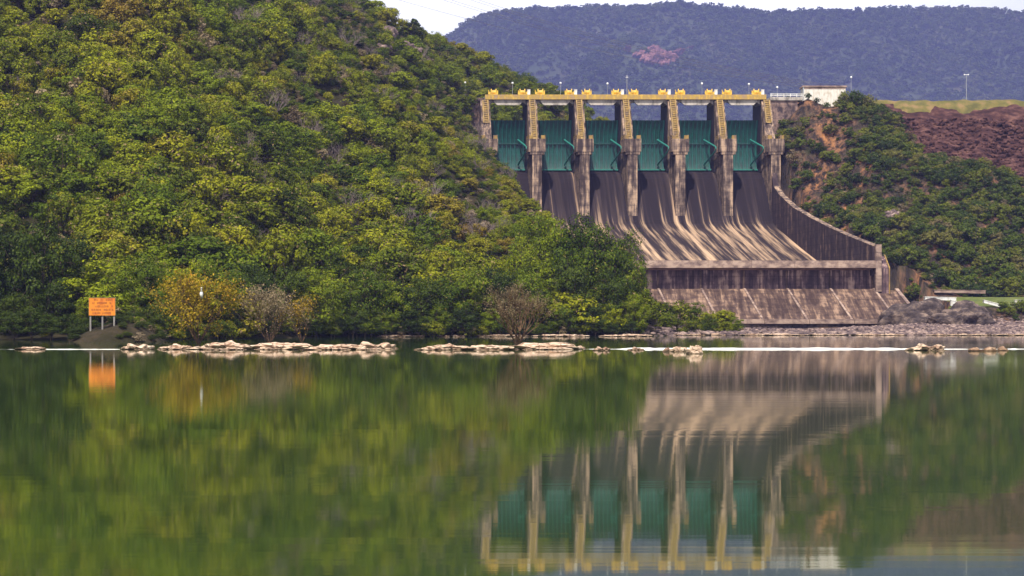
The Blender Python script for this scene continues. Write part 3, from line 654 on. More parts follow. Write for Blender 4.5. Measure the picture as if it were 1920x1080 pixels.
for k in range(110):                                 # small loose stones of the ledge
    px = random.choice([random.uniform(230, 745), random.uniform(385, 745), random.uniform(770, 1095)]); D = random.uniform(221, 236)
    o = link('ledge_stone', slabs[k % 5]); s = random.uniform(.2, .9); o.location = (X(px, D), D, 0); o.scale = (s * random.uniform(1, 2.4), s, s * random.uniform(.3, .65)); o.rotation_euler = (0, 0, random.uniform(0, 6))
    tag(o, 'small pale loose stone among the larger ledge rocks', 'stone', 'small stones of the near ledge')
for k in range(40):                                  # far bank below the trees
    px = random.uniform(670, 1215); D = 402 + (px - 670) / 545 * 14 + random.uniform(-4, 2)
    o = link('bank_stone', slabs[k % 5]); s = random.uniform(.5, 1.5); o.location = (X(px, D), D, 0.05); o.scale = (s * 1.9, s, s * .42); o.rotation_euler = (0, 0, random.uniform(-.4, .4))
    tag(o, 'pale stone at the water under the overhanging shore trees', 'stone', 'pale stones under the shore trees')
for k in range(150):                                 # stony right bank
    px = random.uniform(1225, 1935); D = random.choice([random.uniform(446, 470), random.uniform(450, 520)]); z = float(gz(X(px, D), D))
    o = link('bank_boulder', bould[k % 6]); s = random.uniform(.5, 1.3); o.location = (X(px, D), D, max(z, 0) + s * .15); o.scale = (s * 1.4, s, s * .8); o.rotation_euler = (random.uniform(-.2, .2), 0, random.uniform(0, 6))
    tag(o, 'rough purple-grey boulder on the stony bank below the spillway', 'boulder', 'boulders on the stony bank')
for k in range(36):                                  # pale flat stones where the stony bank meets the river
    px = random.uniform(1210, 1930); D = random.uniform(441, 452)
    o = link('bank_stone', slabs[k % 5]); s = random.uniform(.5, 1.6); o.location = (X(px, D), D, .05); o.scale = (s * 2.4, s, s * .32); o.rotation_euler = (0, 0, random.uniform(-.3, .3))
    tag(o, 'pale flat stone at the waterline of the stony right bank', 'stone', 'pale stones of the right bank')
def big_rock(px0, px1, py0, py1, D, m, label, seed, depth=.5):
    o = link('rock_outcrop', rock_mesh('rock_outcrop', m, seed, 1.0, .38, 5, True)); wd = (px1 - px0) / F_PX * D; z1 = P(0, py0, D)[2]; z0 = P(0, py1, D)[2]
    o.location = ((X(px0, D) + X(px1, D)) / 2, D + wd * depth * .4, z0); o.scale = (wd * .54, wd * depth, z1 - z0); o.rotation_euler = (0, 0, .2)
    tag(o, label, 'rock outcrop')
big_rock(1648, 1800, 557, 622, 598, M['greyrock'], 'large rounded grey rock outcrop right of the spillway apron', 402, .42)
big_rock(1745, 1876, 562, 622, 588, M['greyrock'], 'dark cleft grey rock outcrop below the white terrace steps', 405, .5)

# ------------------------------------------------------------------ terrace with white walls and lawn
def terr(px0, px1, py0, py1, D, dep, m, name, label, cat, slope=0):
    a, b_ = X(px0, D), X(px1, D); z1 = P(0, py0, D)[2]; z0 = P(0, py1, D)[2]
    r = tag(empty(name, ((a + b_) / 2, D, z0)), label, cat); w_ = (b_ - a) / 2; h = z1 - z0
    V = [(-w_, 0, 0), (w_, 0, -slope), (w_, dep, -slope), (-w_, dep, 0), (-w_, 0, h), (w_, 0, h - slope), (w_, dep, h - slope), (-w_, dep, h)]
    MB().add(V, [(0, 3, 2, 1), (4, 5, 6, 7), (0, 1, 5, 4), (1, 2, 6, 5), (2, 3, 7, 6), (3, 0, 4, 7)]).build('wall', m, r)
    V = [(-w_ - .1, -.12, h + .003), (w_ + .1, -.12, h - slope + .003), (w_ + .1, dep + .1, h - slope + .003), (-w_ - .1, dep + .1, h + .003)]
    V += [(x, y, z + .16) for x, y, z in V]
    MB().add(V, [(0, 3, 2, 1), (4, 5, 6, 7), (0, 1, 5, 4), (1, 2, 6, 5), (2, 3, 7, 6), (3, 0, 4, 7)]).build('coping', m, r)
terr(1735, 1793, 557, 562, 612, 2.5, M['white'], 'terrace_wall', 'low white terrace wall on top of the grey outcrop', 'wall', .25)
terr(1783, 1793, 563, 573, 610, 1.2, M['white'], 'terrace_step', 'short white step dropping from the low terrace wall', 'step', .4)
terr(1845, 1882, 563, 568, 612, 1.8, M['white'], 'white_ramp', 'sloping white ramp edge beside the lawn', 'ramp', 1.5)
terr(1752, 1848, 544, 549, 648, 1.0, M['lip'], 'back_wall', 'long pale wall in the shade under the right hill trees', 'wall', .2)
terr(1903, 1914, 563, 571, 618, 1.2, M['white'], 'white_box', 'small white box standing on the lawn at the right edge', 'box')
lx = np.linspace(X(1782, 614), X(2100, 640), 40); ly = np.linspace(611.5, 645, 16); LX, LY = np.meshgrid(lx, ly)
tag(link('lawn', grid_mesh('lawn', lx, ly, gz(LX, LY) + .12 + fbm(LX / 3, LY / 3, 9) * .08, np.ones((15, 39), bool), M['lawn'])), kind='structure')

# ------------------------------------------------------------------ warning sign on its mound
SD = 307.0; sx, sw = X(191.5, SD), 3.75; zb = 2.1
zt, zl = P(0, 559, SD)[2], P(0, 591.5, SD)[2]
sg = tag(empty('warning_sign', (sx, SD, zb)), 'orange warning board with dark lettering on three grey posts by the water', 'sign')
bd = MB().box(-sw / 2, sw / 2, -.06, .06, zl - zb, zt - zb).build('board', M['sign'], sg)
fr = MB()
for a, b_, c_, d_ in ((-sw / 2 - .05, sw / 2 + .05, zt - zb, zt - zb + .09), (-sw / 2 - .05, -sw / 2, zl - zb, zt - zb), (sw / 2, sw / 2 + .05, zl - zb, zt - zb)): fr.box(a, b_, -.08, .08, c_, d_)
fr.build('frame', M['ochre'], sg)
for x in (-sw / 2 + .17, .02, sw / 2 - .17): MB().box(x - .11, x + .11, .065, .24, -.6, zt - zb - .2).build('post', M['post'], sg)
lines = [(.905, [(.19, .36), (.45, .54), (.64, .90)]), (.715, [(.13, .19), (.30, .68), (.79, .87)]), (.525, [(.23, .74), (.87, .92)]), (.325, [(.09, .46), (.57, .82), (.87, .93)]), (.135, [(.14, .42), (.50, .86)])]
H = zt - zl
for yy, words in lines:                              # rows of block capitals, too small to read in the photo
    mb = MB(); lh = .125 * H
    for a, b_ in words:
        x = a
        while x < b_ - .015:
            lw = .032; X0 = -sw / 2 + x * sw; X1 = X0 + lw * sw; zc = zl - zb + yy * H; s = .03
            typ = random.randrange(4)
            mb.box(X0, X0 + s, -.072, -.061, zc - lh / 2, zc + lh / 2)
            if typ != 1: mb.box(X1 - s, X1, -.072, -.061, zc - lh / 2, zc + lh / 2)
            if typ in (0, 2): mb.box(X0 + s, X1 - s, -.072, -.061, zc + lh / 2 - s, zc + lh / 2)
            if typ in (1, 2): mb.box(X0 + s, X1 - s, -.072, -.061, zc - lh / 2, zc - lh / 2 + s)
            if typ in (0, 1, 3): mb.box(X0 + s, X1 - s, -.072, -.061, zc - s / 2, zc + s / 2)
            x += .044
    mb.build('lettering', M['ink'], bd)

# ------------------------------------------------------------------ vegetation prototypes
def leaf_mesh(name, pos, nrm, size, m, r, aspect=.62):
    n = len(pos); nrm = nrm / np.linalg.norm(nrm, axis=1, keepdims=True)
    t_ = r.normal(size=(n, 3)); t_ -= nrm * (t_ * nrm).sum(1, keepdims=True); t_ /= np.linalg.norm(t_, axis=1, keepdims=True); b_ = np.cross(nrm, t_)
    s = (size * r.uniform(.6, 1.35, n))[:, None]
    V = np.stack([pos - t_ * s * .5, pos + b_ * s * .5 * aspect + nrm * s * .08, pos + t_ * s * .5, pos - b_ * s * .5 * aspect + nrm * s * .08], 1).reshape(-1, 3)
    me = bpy.data.meshes.new(name); me.vertices.add(4 * n); me.vertices.foreach_set('co', V.ravel())
    me.loops.add(4 * n); me.loops.foreach_set('vertex_index', np.arange(4 * n, dtype=np.int32))
    me.polygons.add(n); me.polygons.foreach_set('loop_start', np.arange(0, 4 * n, 4, dtype=np.int32))
    me.update(calc_edges=True); a = me.attributes.new('tint', 'FLOAT', 'FACE'); a.data.foreach_set('value', r.random(n).astype(np.float32))
    me.materials.append(m); return me
def make_tree(kind, m, seed, H_=1.0, lobes=8, clumps=9, leaves=26, leaf=.055, spread=.42, base=.28, shape='round'):
    """unit-height tree: trunk with limbs, crown of clumped leaves"""
    r = np.random.default_rng(seed); LC, LR = [], []
    for k in range(lobes):
        a = 2 * math.pi * (k + r.random() * .7) / lobes * 2.4; q = (k + .5) / lobes
        if shape == 'round': z = base + .16 + (1 - base - .34) * q; rad = spread * .72 * math.sqrt(max(.05, 1 - (2 * q - .85) ** 2)) * r.uniform(.55, 1)
        elif shape == 'umbrella': z = .72 + .12 * r.random(); rad = spread * r.uniform(.2, .95)
        else: z = base + .1 + (1 - base - .25) * r.random() ** 1.3; rad = spread * .8 * r.random() ** .5 * (1.15 - z)
        LC.append((rad * math.cos(a), rad * math.sin(a), z)); LR.append(r.uniform(.14, .22) * (spread / .42) * (.55 if shape == 'umbrella' else 1))
    LC = np.array(LC); LR = np.array(LR); pos, nr = [], []
    for c, R_ in zip(LC, LR):
        for _ in range(clumps):
            d = r.normal(size=3); d[2] = d[2] * .8 + .25; d /= np.linalg.norm(d); cc = c + d * R_ * r.uniform(.55, 1.0) * np.array([1, 1, .8]); cr_ = R_ * r.uniform(.28, .5)
            e = r.normal(size=(leaves, 3)); e /= np.linalg.norm(e, axis=1, keepdims=True); rad = cr_ * r.uniform(.35, 1.05, leaves)[:, None]
            pos.append(cc + e * rad * np.array([1.15, 1.15, .8])); nr.append(e * .7 + d * .6 + r.normal(size=(leaves, 3)) * .3 + np.array([0, 0, .3]))
    pos = np.concatenate(pos); nr = np.concatenate(nr)
    root = empty(kind)
    mb = MB(); ht = base + .12; lean = r.normal(size=2) * .03; pth = [(0, 0, -.06), (lean[0] * .5, lean[1] * .5, ht * .5), (lean[0], lean[1], ht), (lean[0] * 1.5, lean[1] * 1.5, ht + .25)]
    rr = [.028, .022, .017, .008]
    for k in range(3): mb.tube(pth[k], pth[k + 1], rr[k], rr[k + 1], 6, False)
    for c, R_ in zip(LC, LR):
        s0 = np.array(pth[2]) * r.uniform(.6, 1.0); md = (s0 + c) / 2 + np.array([0, 0, -.02]); mb.tube(s0, md, .011, .008, 4, False); mb.tube(md, c, .008, .004, 4, False)
        for _ in range(3):
            e = c + r.normal(size=3) * R_ * .6; mb.tube(c, e, .004, .002, 3, False)
    mb.build('trunk', M['bark'], root); link('crown', leaf_mesh('crown', pos, nr, leaf, m, r), None, root)
    return root
def twigs(mb, p, d, ln, rad, depth, r, up=.25, ends=None, n=(2, 4), spread=.55):
    q = p + d * ln; mb.tube(p, q, rad, rad * .65, 4 if rad > .03 else 3, False)
    if ends is not None: ends.append(q)
    if depth == 0: return
    for _ in range(r.integers(*n) + 0):
        e = d + r.normal(size=3) * spread; e[2] += up; e /= np.linalg.norm(e)
        twigs(mb, q if r.random() < .6 else p + d * ln * r.uniform(.5, 1), e, ln * r.uniform(.6, .88), rad * .6, depth - 1, r, up, ends, n, spread)
def make_twig(name, seed, H_, mbark, mleaf=None, stems=5, depth=4, spread=.5, wide=None, leaf=.22, per=5, ln=.27, rad=.06, up=.3, tilt=.45):
    r = np.random.default_rng(seed); root = empty(name); mb = MB(); ends = []
    for k in range(stems):
        a = 2 * math.pi * k / stems + r.random(); d = np.array([math.cos(a) * tilt, math.sin(a) * tilt, 1]); d /= np.linalg.norm(d)
        twigs(mb, np.array([0, 0, -.1]), d, H_ * ln, rad, depth, r, up, ends, (2, 4), spread)
    V = np.array(mb.v); fz = H_ / V[:, 2].max(); fx = (wide / (np.percentile(V[:, 0], 98) - np.percentile(V[:, 0], 2))) if wide else fz
    sc3 = np.array([fx, fx, fz]); mb.v = [tuple(p) for p in V * sc3]; ends = [e * sc3 for e in ends]
    mb.build('branches', mbark, root)
    if mleaf:
        E = np.array(ends); E = E[E[:, 2] > H_ * .12]; E = np.repeat(E, per, 0) + r.normal(size=(len(E) * per, 3)) * leaf * 1.3
        link('leaves', leaf_mesh('leaves', E, r.normal(size=E.shape) + np.array([0, 0, .4]), leaf, mleaf, r, .5), None, root)
    return root

# prototypes; each stands in the scene as the first of its kind
protos = {}
def proto(key, *a, **k): protos[key] = [make_tree(*a, **k), False]
for k in range(4): proto(('olive', k), 'hillside_tree', M['olive'], 20 + k, lobes=(7, 12, 9, 14)[k], clumps=11, leaves=34, leaf=.052, spread=(.62, .46, .5, .6)[k], base=(.1, .3, .16, .2)[k], shape=('bush', 'round', 'round', 'bush')[k])
for k in range(3): proto(('green', k), 'hillside_tree', M['green'], 30 + k, lobes=(8, 13, 10)[k], clumps=11, leaves=36, leaf=.050, spread=(.6, .42, .52)[k], base=(.12, .25, .18)[k], shape='round')
for k in range(3): proto(('shore', k), 'shore_tree', M['green' if k == 0 else 'lime'], 40 + k, lobes=15, clumps=11, leaves=46, leaf=.030, spread=.46, base=.10, shape='round' if k else 'bush')
for k in range(2): proto(('deep', k), 'dark_tree', M['deep'], 50 + k, lobes=16, clumps=11, leaves=46, leaf=.030, spread=.46, base=.10)
for k in range(2): proto(('dry', k), 'dry_shrub', M['dry'], 60 + k, lobes=7, clumps=8, leaves=16, leaf=.07, spread=.55, base=.10, shape='bush')
for k in range(3): proto(('cool', k), 'slope_tree', M['cool'], 70 + k, lobes=9, clumps=9, leaves=26, leaf=.075, spread=.58, base=.12, shape='bush' if k == 0 else 'round')
proto(('umb', 0), 'flat_topped_tree', M['deep'], 80, lobes=7, clumps=7, leaves=18, leaf=.06, spread=.45, base=.5, shape='umbrella')
def place(key, x, y, z, h, wd=1.0, rz=None):
    p = protos[key]
    if not p[1]: o = p[0]; p[1] = True
    else: o = copy_tree(p[0])
    o.location = (x, y, z - .03 * h); o.scale = (h * wd, h * wd, h); o.rotation_euler = (0, 0, random.uniform(0, 6.28) if rz is None else rz); return o

# ---- hand-placed shore trees: (px, distance, height, kind, width)
big = [(15, 352, 17, 'deep', .8), (78, 349, 19, 'deep', .78), (132, 355, 15.5, 'deep', .8), (-40, 350, 15, 'deep', .9), (105, 344, 9, 'deep', 1.0), (30, 342, 8, 'deep', 1.1), (160, 338, 6, 'shore', 1.0),
       (228, 342, 11, 'shore', .95), (268, 348, 13, 'shore', .9), (320, 346, 11, 'shore', 1.0), (390, 356, 13, 'shore', .95), (445, 364, 11.5, 'shore', 1.0), (478, 368, 14, 'deep', .8), (540, 384, 13, 'deep', .85),
       (590, 391, 13.5, 'shore', .9), (645, 398, 11, 'shore', 1.0), (690, 402, 12.5, 'shore', .95), (745, 404, 10.5, 'shore', 1.0), (790, 406, 12, 'deep', .9), (838, 409, 11, 'shore', 1.0), (885, 411, 13, 'shore', .95),
       (930, 414, 14, 'deep', .85), (985, 418, 13, 'shore', 1.0), (1010, 446, 19, 'shore', .7), (1045, 440, 21, 'shore', .72), (1085, 436, 21.5, 'shore', .7), (1122, 434, 21, 'shore', .7), (1155, 434, 19.5, 'shore', .72), (1176, 440, 19, 'shore', .6), (1066, 426, 15, 'deep', .8), (1140, 428, 13.5, 'deep', .8), (985, 432, 15, 'shore', .8),
       (1188, 427, 9, 'shore', .8), (1150, 424, 7, 'shore', 1.1), (1100, 421, 8, 'deep', 1.1), (1055, 418, 6.5, 'shore', 1.1), (620, 393, 5.5, 'shore', 1.2), (670, 396, 6, 'deep', 1.2), (720, 400, 5.5, 'shore', 1.2),
       (770, 402, 6, 'deep', 1.2), (820, 404, 6, 'shore', 1.2), (870, 406, 6.5, 'deep', 1.15), (920, 409, 6, 'shore', 1.2), (-20, 336, 6, 'deep', 1.3), (25, 335, 5, 'deep', 1.4), (60, 334, 5.5, 'deep', 1.4), (95, 333, 4.5, 'deep', 1.4), (130, 331, 4.5, 'deep', 1.4), (155, 329, 3.8, 'deep', 1.3), (250, 333, 5, 'deep', 1.1), (290, 336, 6, 'deep', 1.1), (225, 330, 4.5, 'deep', 1.0)]
for k, (px, D, h, kd, wd) in enumerate(big):
    x = X(px, D); z = float(gz(x, D)); key = (kd, k % (2 if kd == 'deep' else 3)); o = place(key, x, D, max(z, .1), h, wd)
    if kd == 'deep': tag(o, 'dense dark green tree at the foot of the wooded left hill', 'tree', 'dark shore trees')
    else: tag(o, 'leafy mid-green tree on the left shore with its crown near the water', 'tree', 'mid-green shore trees')
for k, (px, D, h, wd) in enumerate([(1216, 458, 6.4, 1.2), (1240, 466, 7.2, 1.15), (1270, 468, 7.6, 1.15), (1302, 470, 7.4, 1.2), (1332, 468, 6.8, 1.25), (1358, 466, 5.6, 1.3), (1380, 464, 4.2, 1.4), (1250, 456, 4.6, 1.4), (1290, 457, 4.6, 1.4), (1330, 458, 4.4, 1.4), (1225, 450, 3.2, 1.5), (1358, 459, 3.0, 1.5)]):
    x = X(px, D); o = place(('olive', k % 4) if k % 3 else ('shore', k % 3), x, D, float(max(gz(x, D), .2)), h, wd)
    tag(o, 'low leafy bush in the clump before the spillway apron', 'bush', 'bushes before the spillway apron')
k = 0
for px in np.arange(168, 1195, 15.0):                # low bushes overhanging the water's edge
    px += random.uniform(-6, 6); foot = float(np.interp(px, [0, 150, 250, 300, 400, 600, 800, 1000, 1200], [338, 332, 330, 333, 346, 391, 401, 412, 426])); D = foot + random.uniform(-1, 4); x = X(px, D)
    if 150 < px < 240: continue
    kd = random.choice(['deep', 'deep', 'shore', 'olive', 'dry']); o = place((kd, k % 2), x, D, max(float(gz(x, D)), .1), random.uniform(2.2, 4.4) * (.7 if kd == 'dry' else 1), random.uniform(1.1, 1.6)); k += 1
    tag(o, 'low bush overhanging the left waterline', 'bush', 'low bushes along the left waterline')
for px, D, h in [(1500, 798, 2.6), (1515, 797, 3.0), (1532, 797, 2.8), (1550, 797, 3.2), (1568, 797, 3.4), (1585, 795, 6.5), (1605, 792, 8), (1628, 795, 6.5), (1645, 792, 5), (1595, 788, 4.5)]:
    x = X(px, D); o = place(('cool', 1), x, D, float(gz(x, D)), h, .8); tag(o, 'leafy shrub or tree on the crest beside the white building', 'tree', 'trees beside the white building')
for px, D, h, lab in [(772, 800, 11, 'flat-topped tree on the left skyline nearest the frame top'), (822, 822, 12, 'flat-topped tree alone on the left skyline above the gap')]:
    x = X(px, D); o = place(('umb', 0), x, D, float(gz(x, D)), h, 1.1); tag(o, lab, 'tree')

for k in range(110):                                 # scrub over the sign's mound
    a = random.uniform(0, 6.28); q = random.uniform(.45, 1.15); x = -57.5 + 8.5 * q * math.cos(a); y = 316 + 12 * q * math.sin(a); z = float(gz(x, y))
    if z < 0 or (y < 309 and z > 1.2 and abs(x + 59) < 3): continue
    o = place(('deep', k % 2) if k % 4 else ('dry', k % 2), x, y, z, random.uniform(.6, 1.5), random.uniform(1.3, 2.1)); tag(o, 'low scrub on the dark mound under the orange sign', 'shrub', 'scrub on the sign mound')
for k, (px, D, h) in enumerate([(1880, 606, 4), (1895, 603, 3.4), (1912, 606, 4.2), (1905, 598, 2.4), (1930, 604, 4)]):
    x = X(px, D); o = place(('cool', k % 3), x, D, float(gz(x, D)), h, 1.2); tag(o, 'bush on the bank right of the dark outcrop below the lawn', 'bush', 'bushes below the lawn')

# ---- scattered forest on the slopes
def scatter(x0, x1, y0, y1, s):
    xs, ys = np.meshgrid(np.arange(x0, x1, s), np.arange(y0, y1, s)); xs = xs.ravel() + rng.uniform(-.5, .5, xs.size) * s * .95; ys = ys.ravel() + rng.uniform(-.5, .5, ys.size) * s * .95
    return xs, ys
def project(x, y, z): return 960 + x / y * F_PX, HORIZON - (z - CAM_H) / y * F_PX
def visible(x, y, z, h):                             # can the crown be seen from the river over the slopes before it
    ok = np.ones(len(x), bool); zt = z + h
    for f in np.linspace(.35, .985, 60):
        xx, yy = x * f, y * f; zl_ = CAM_H + (zt - CAM_H) * f
        ok &= ~((yy > gy[0]) & (gz(xx, yy) > zl_ + .5))
    return ok
def make_stuff(name, label, cat, xs, ys, zs, hs, ws, keys, pick):
    me = bpy.data.meshes.new(name); me.from_pydata(np.c_[xs, ys, zs].tolist(), [], [])
    n = len(xs)
    a = me.attributes.new('scl', 'FLOAT_VECTOR', 'POINT'); a.data.foreach_set('vector', np.c_[hs * ws, hs * ws, hs].ravel().astype(np.float32))
    a = me.attributes.new('rot', 'FLOAT_VECTOR', 'POINT'); a.data.foreach_set('vector', np.c_[rng.normal(0, .08, n), rng.normal(0, .08, n), rng.uniform(0, 6.28, n)].ravel().astype(np.float32))
    a = me.attributes.new('pick', 'INT', 'POINT'); a.data.foreach_set('value', pick.astype(np.int32))
    o = link(name, me); tag(o, label, cat, kind='stuff')
    ng = bpy.data.node_groups.new(name + '_nodes', 'GeometryNodeTree'); ng.is_modifier = True
    ng.interface.new_socket('Geometry', in_out='INPUT', socket_type='NodeSocketGeometry'); ng.interface.new_socket('Geometry', in_out='OUTPUT', socket_type='NodeSocketGeometry')
    gi, go = ng.nodes.new('NodeGroupInput'), ng.nodes.new('NodeGroupOutput'); ip = ng.nodes.new('GeometryNodeInstanceOnPoints'); ip.inputs['Pick Instance'].default_value = True
    j = ng.nodes.new('GeometryNodeGeometryToInstance')
    for so in keys[::-1]:
        oi = ng.nodes.new('GeometryNodeObjectInfo'); oi.inputs['Object'].default_value = so; oi.inputs['As Instance'].default_value = False; ng.links.new(oi.outputs['Geometry'], j.inputs[0])
    for nm, typ, sock in (('scl', 'FLOAT_VECTOR', 'Scale'), ('rot', 'FLOAT_VECTOR', 'Rotation'), ('pick', 'INT', 'Instance Index')):
        na = ng.nodes.new('GeometryNodeInputNamedAttribute'); na.data_type = typ; na.inputs['Name'].default_value = nm; ng.links.new(na.outputs['Attribute'], ip.inputs[sock])
    ng.links.new(gi.outputs[0], ip.inputs['Points']); ng.links.new(j.outputs[0], ip.inputs['Instance']); ng.links.new(ip.outputs[0], go.inputs[0])
    md = o.modifiers.new('scatter', 'NODES'); md.node_group = ng; return o
def crown(k):
    return [c for c in protos[k][0].children if c.name.startswith('crown')][0]

xs, ys = scatter(-200, 62, 325, 1010, 4.3); zs = gz(xs, ys); px, py = project(xs, ys, zs)
vv_ = 800 - ys; uu_ = xs - SK * vv_
ok = (zs > .4) & (px > -170) & (px < 1330) & (py > -120) & ~((uu_ > U_L - 5.5) & (vv_ > -14) & (vv_ < 162)) & ~((ys > 800) & (uu_ > 60)) & (zs > np.where(ys > 800, 76, 0))
ok &= ~((px > 135) & (px < 300) & (ys < 334)) & ~((px < 175) & (ys < 366)); ok &= ~((xs > 26) & (ys > 440) & (ys < 640))
xs, ys, zs, px, py = (a[ok] for a in (xs, ys, zs, px, py))
hs = np.where(ys < 470, rng.uniform(5, 9.5, len(xs)), np.where(ys < 640, rng.uniform(4.2, 8.5, len(xs)), rng.uniform(3.4, 6.8, len(xs))))
scr = (px > 520) & (ys > 500) & (ys < 780) & (fbm(xs / 35, ys / 35, 33) > -.12)
hs *= np.where(scr, .60, 1) * rng.lognormal(0, .22, len(xs)) * np.where(rng.random(len(xs)) < .06, 1.4, 1); hs = np.clip(hs, 2, 12); spur = (px > 850) & (ys > 440) & (ys < 800); hs = np.where(spur, np.minimum(hs, 5.2), hs)
bare = (fbm(xs / 18, ys / 18, 91) > .20); keepb = ~(bare & (rng.random(len(xs)) < .55)); rocky = (px > 660) & (px < 770) & (ys > 680) & (rng.random(len(xs)) < .6); keepb &= ~rocky
scr = scr[keepb]
xs, ys, zs, px, py, hs = (a[keepb] for a in (xs, ys, zs, px, py, hs))
vis = visible(xs, ys, zs, hs * .8); sp = fbm(xs / 45, ys / 45, 61) + rng.normal(0, .16, len(xs))
kindi = np.where(rng.random(len(xs)) < np.where(scr, .34, .11), 2, np.where(sp > .05, 0, np.where(sp > -.28, 1, 0)))     # 0 olive, 1 green, 2 dry
app = np.where(vis & (px > -20) & (px < 1240) & (py > -10), hs / ys, 0) * np.where(kindi == 2, .9, 1)
order = np.argsort(-app); indiv = set(order[:300].tolist())
LAB = {0: ('olive-green round tree on the wooded slope of the left hill', 'tree', 'olive trees on the left hillside'), 1: ('fresh green round tree on the wooded slope of the left hill', 'tree', 'green trees on the left hillside'),
       2: ('dry brown shrub among the green trees of the left hill', 'shrub', 'dry shrubs on the left hillside')}
KEY = {0: [('olive', k) for k in range(4)], 1: [('green', k) for k in range(3)], 2: [('dry', k) for k in range(2)]}
for i in order[:300]:
    kd = int(kindi[i]); key = KEY[kd][i % len(KEY[kd])]; h = hs[i] * (.7 if kd == 2 else 1); o = place(key, xs[i], ys[i], zs[i], h, random.uniform(.75, 1.4)); tag(o, *LAB[kd])
rest = order[300:]
allkeys = KEY[0] + KEY[1] + KEY[2]; off = {0: 0, 1: 4, 2: 7}; cnt = {0: 4, 1: 3, 2: 2}
pick = np.array([off[int(kindi[i])] + int(rng.integers(cnt[int(kindi[i])])) for i in rest])
make_stuff('hillside_forest', 'continuous tree cover over the upper slope of the left hill', 'forest', xs[rest], ys[rest], zs[rest] - hs[rest] * .06, hs[rest] * np.where(kindi[rest] == 2, .7, 1), rng.uniform(.8, 1.45, len(rest)), [crown(k) for k in allkeys], pick)
n_left = len(xs)
# undergrowth filling the gaps
ux, uy = scatter(-200, 60, 325, 860, 3.0); uz = gz(ux, uy); p1, p2 = project(ux, uy, uz); v_ = 800 - uy; u_ = ux - SK * v_
ok = (uz > .5) & (p1 > -120) & (p1 < 1320) & (p2 > -60) & ~((u_ > U_L - 5) & (v_ > -14) & (v_ < 162)) & ~((p1 > 140) & (p1 < 290) & (uy < 327)) & ~((ux > 28) & (uy > 440)) & visible(ux, uy, uz, np.full(len(ux), 4.0))
ux, uy, uz = ux[ok], uy[ok], uz[ok]
make_stuff('undergrowth', 'low leafy scrub between the trees of the left hill', 'scrub', ux, uy, uz - .1, rng.uniform(1.2, 2.6, len(ux)), rng.uniform(1.1, 1.7, len(ux)), [crown(k) for k in [('deep', 0), ('deep', 1), ('green', 0), ('olive', 0), ('dry', 0), ('dry', 1)]], rng.choice(6, len(ux), p=[.22, .22, .2, .14, .11, .11]))

# right hill
xs, ys = scatter(96, 200, 618, 815, 3.1); zs = gz(xs, ys); px, py = project(xs, ys, zs); v_ = 800 - ys; u_ = xs - SK * v_
ok = (px > 1440) & (px < 2050) & (u_ > U_R + 2.6) & (zs > rf_z(xs, ys) + .3) & ~((ys < 652) & (xs > 122)) & ~((ys < 622) | ((ys < 640) & (xs > 121))) & ~((ys > 786) & (px > 1485) & (px < 1582))
cliff = (px > 1505) & (px < 1635) & (py > 215) & (py < 390) & (fbm(xs / 9, zs / 9, 14) > -.04); ok &= ~(cliff & (rng.random(len(xs)) < .7))
ok &= ~((fbm(xs / 12, ys / 12, 19) > .22) & (rng.random(len(xs)) < .6))
xs, ys, zs, px, py = (a[ok] for a in (xs, ys, zs, px, py)); hs = rng.uniform(2.4, 5.2, len(xs)) * np.where(ys < 690, 1.3, 1)
vis = visible(xs, ys, zs, hs * .8); app = np.where(vis & (px > 1445) & (px < 1930), hs / ys, 0); order = np.argsort(-app); nI = 170
for i in order[:nI]:
    o = place(('cool', int(i) % 3), xs[i], ys[i], zs[i], hs[i], random.uniform(1.0, 1.35))
    if ys[i] < 695: tag(o, 'dense dark bush low on the right hill above the terrace', 'bush', 'bushes low on the right hill')
    else: tag(o, 'rounded bush high on the right hill beside the spillway', 'bush', 'bushes high on the right hill')
rest = order[nI:]; ck = [crown(('cool', k)) for k in range(3)] + [crown(('dry', 0))]
make_stuff('slope_scrub', 'patchy scrub over the rocky right hill', 'scrub', xs[rest], ys[rest], zs[rest] - .1, hs[rest], rng.uniform(1, 1.3, len(rest)), ck, rng.choice(4, len(rest), p=[.31, .31, .3, .08]))
ux, uy = scatter(96, 200, 618, 812, 2.6); uz = gz(ux, uy); p1, p2 = project(ux, uy, uz); v_ = 800 - uy; u_ = ux - SK * v_
ok = (u_ > U_R + 2.6) & (p1 < 2000) & (uz > rf_z(ux, uy) + .2) & ~((uy < 650) & (ux > 122)) & (uz > 5) & ~((uy > 792) & (p1 > 1485) & (p1 < 1582)) & ~((p1 > 1510) & (p1 < 1625) & (p2 > 225) & (p2 < 370) & (fbm(ux / 9, uz / 9, 14) > -.06) & (rng.random(len(ux)) < .9))
ux, uy, uz = ux[ok], uy[ok], uz[ok]
make_stuff('slope_undergrowth', 'low grass and scrub on the right hill', 'scrub', ux, uy, uz - .1, rng.uniform(.8, 1.9, len(ux)), rng.uniform(1.1, 1.7, len(ux)), ck, rng.choice(4, len(ux), p=[.28, .28, .28, .16]))
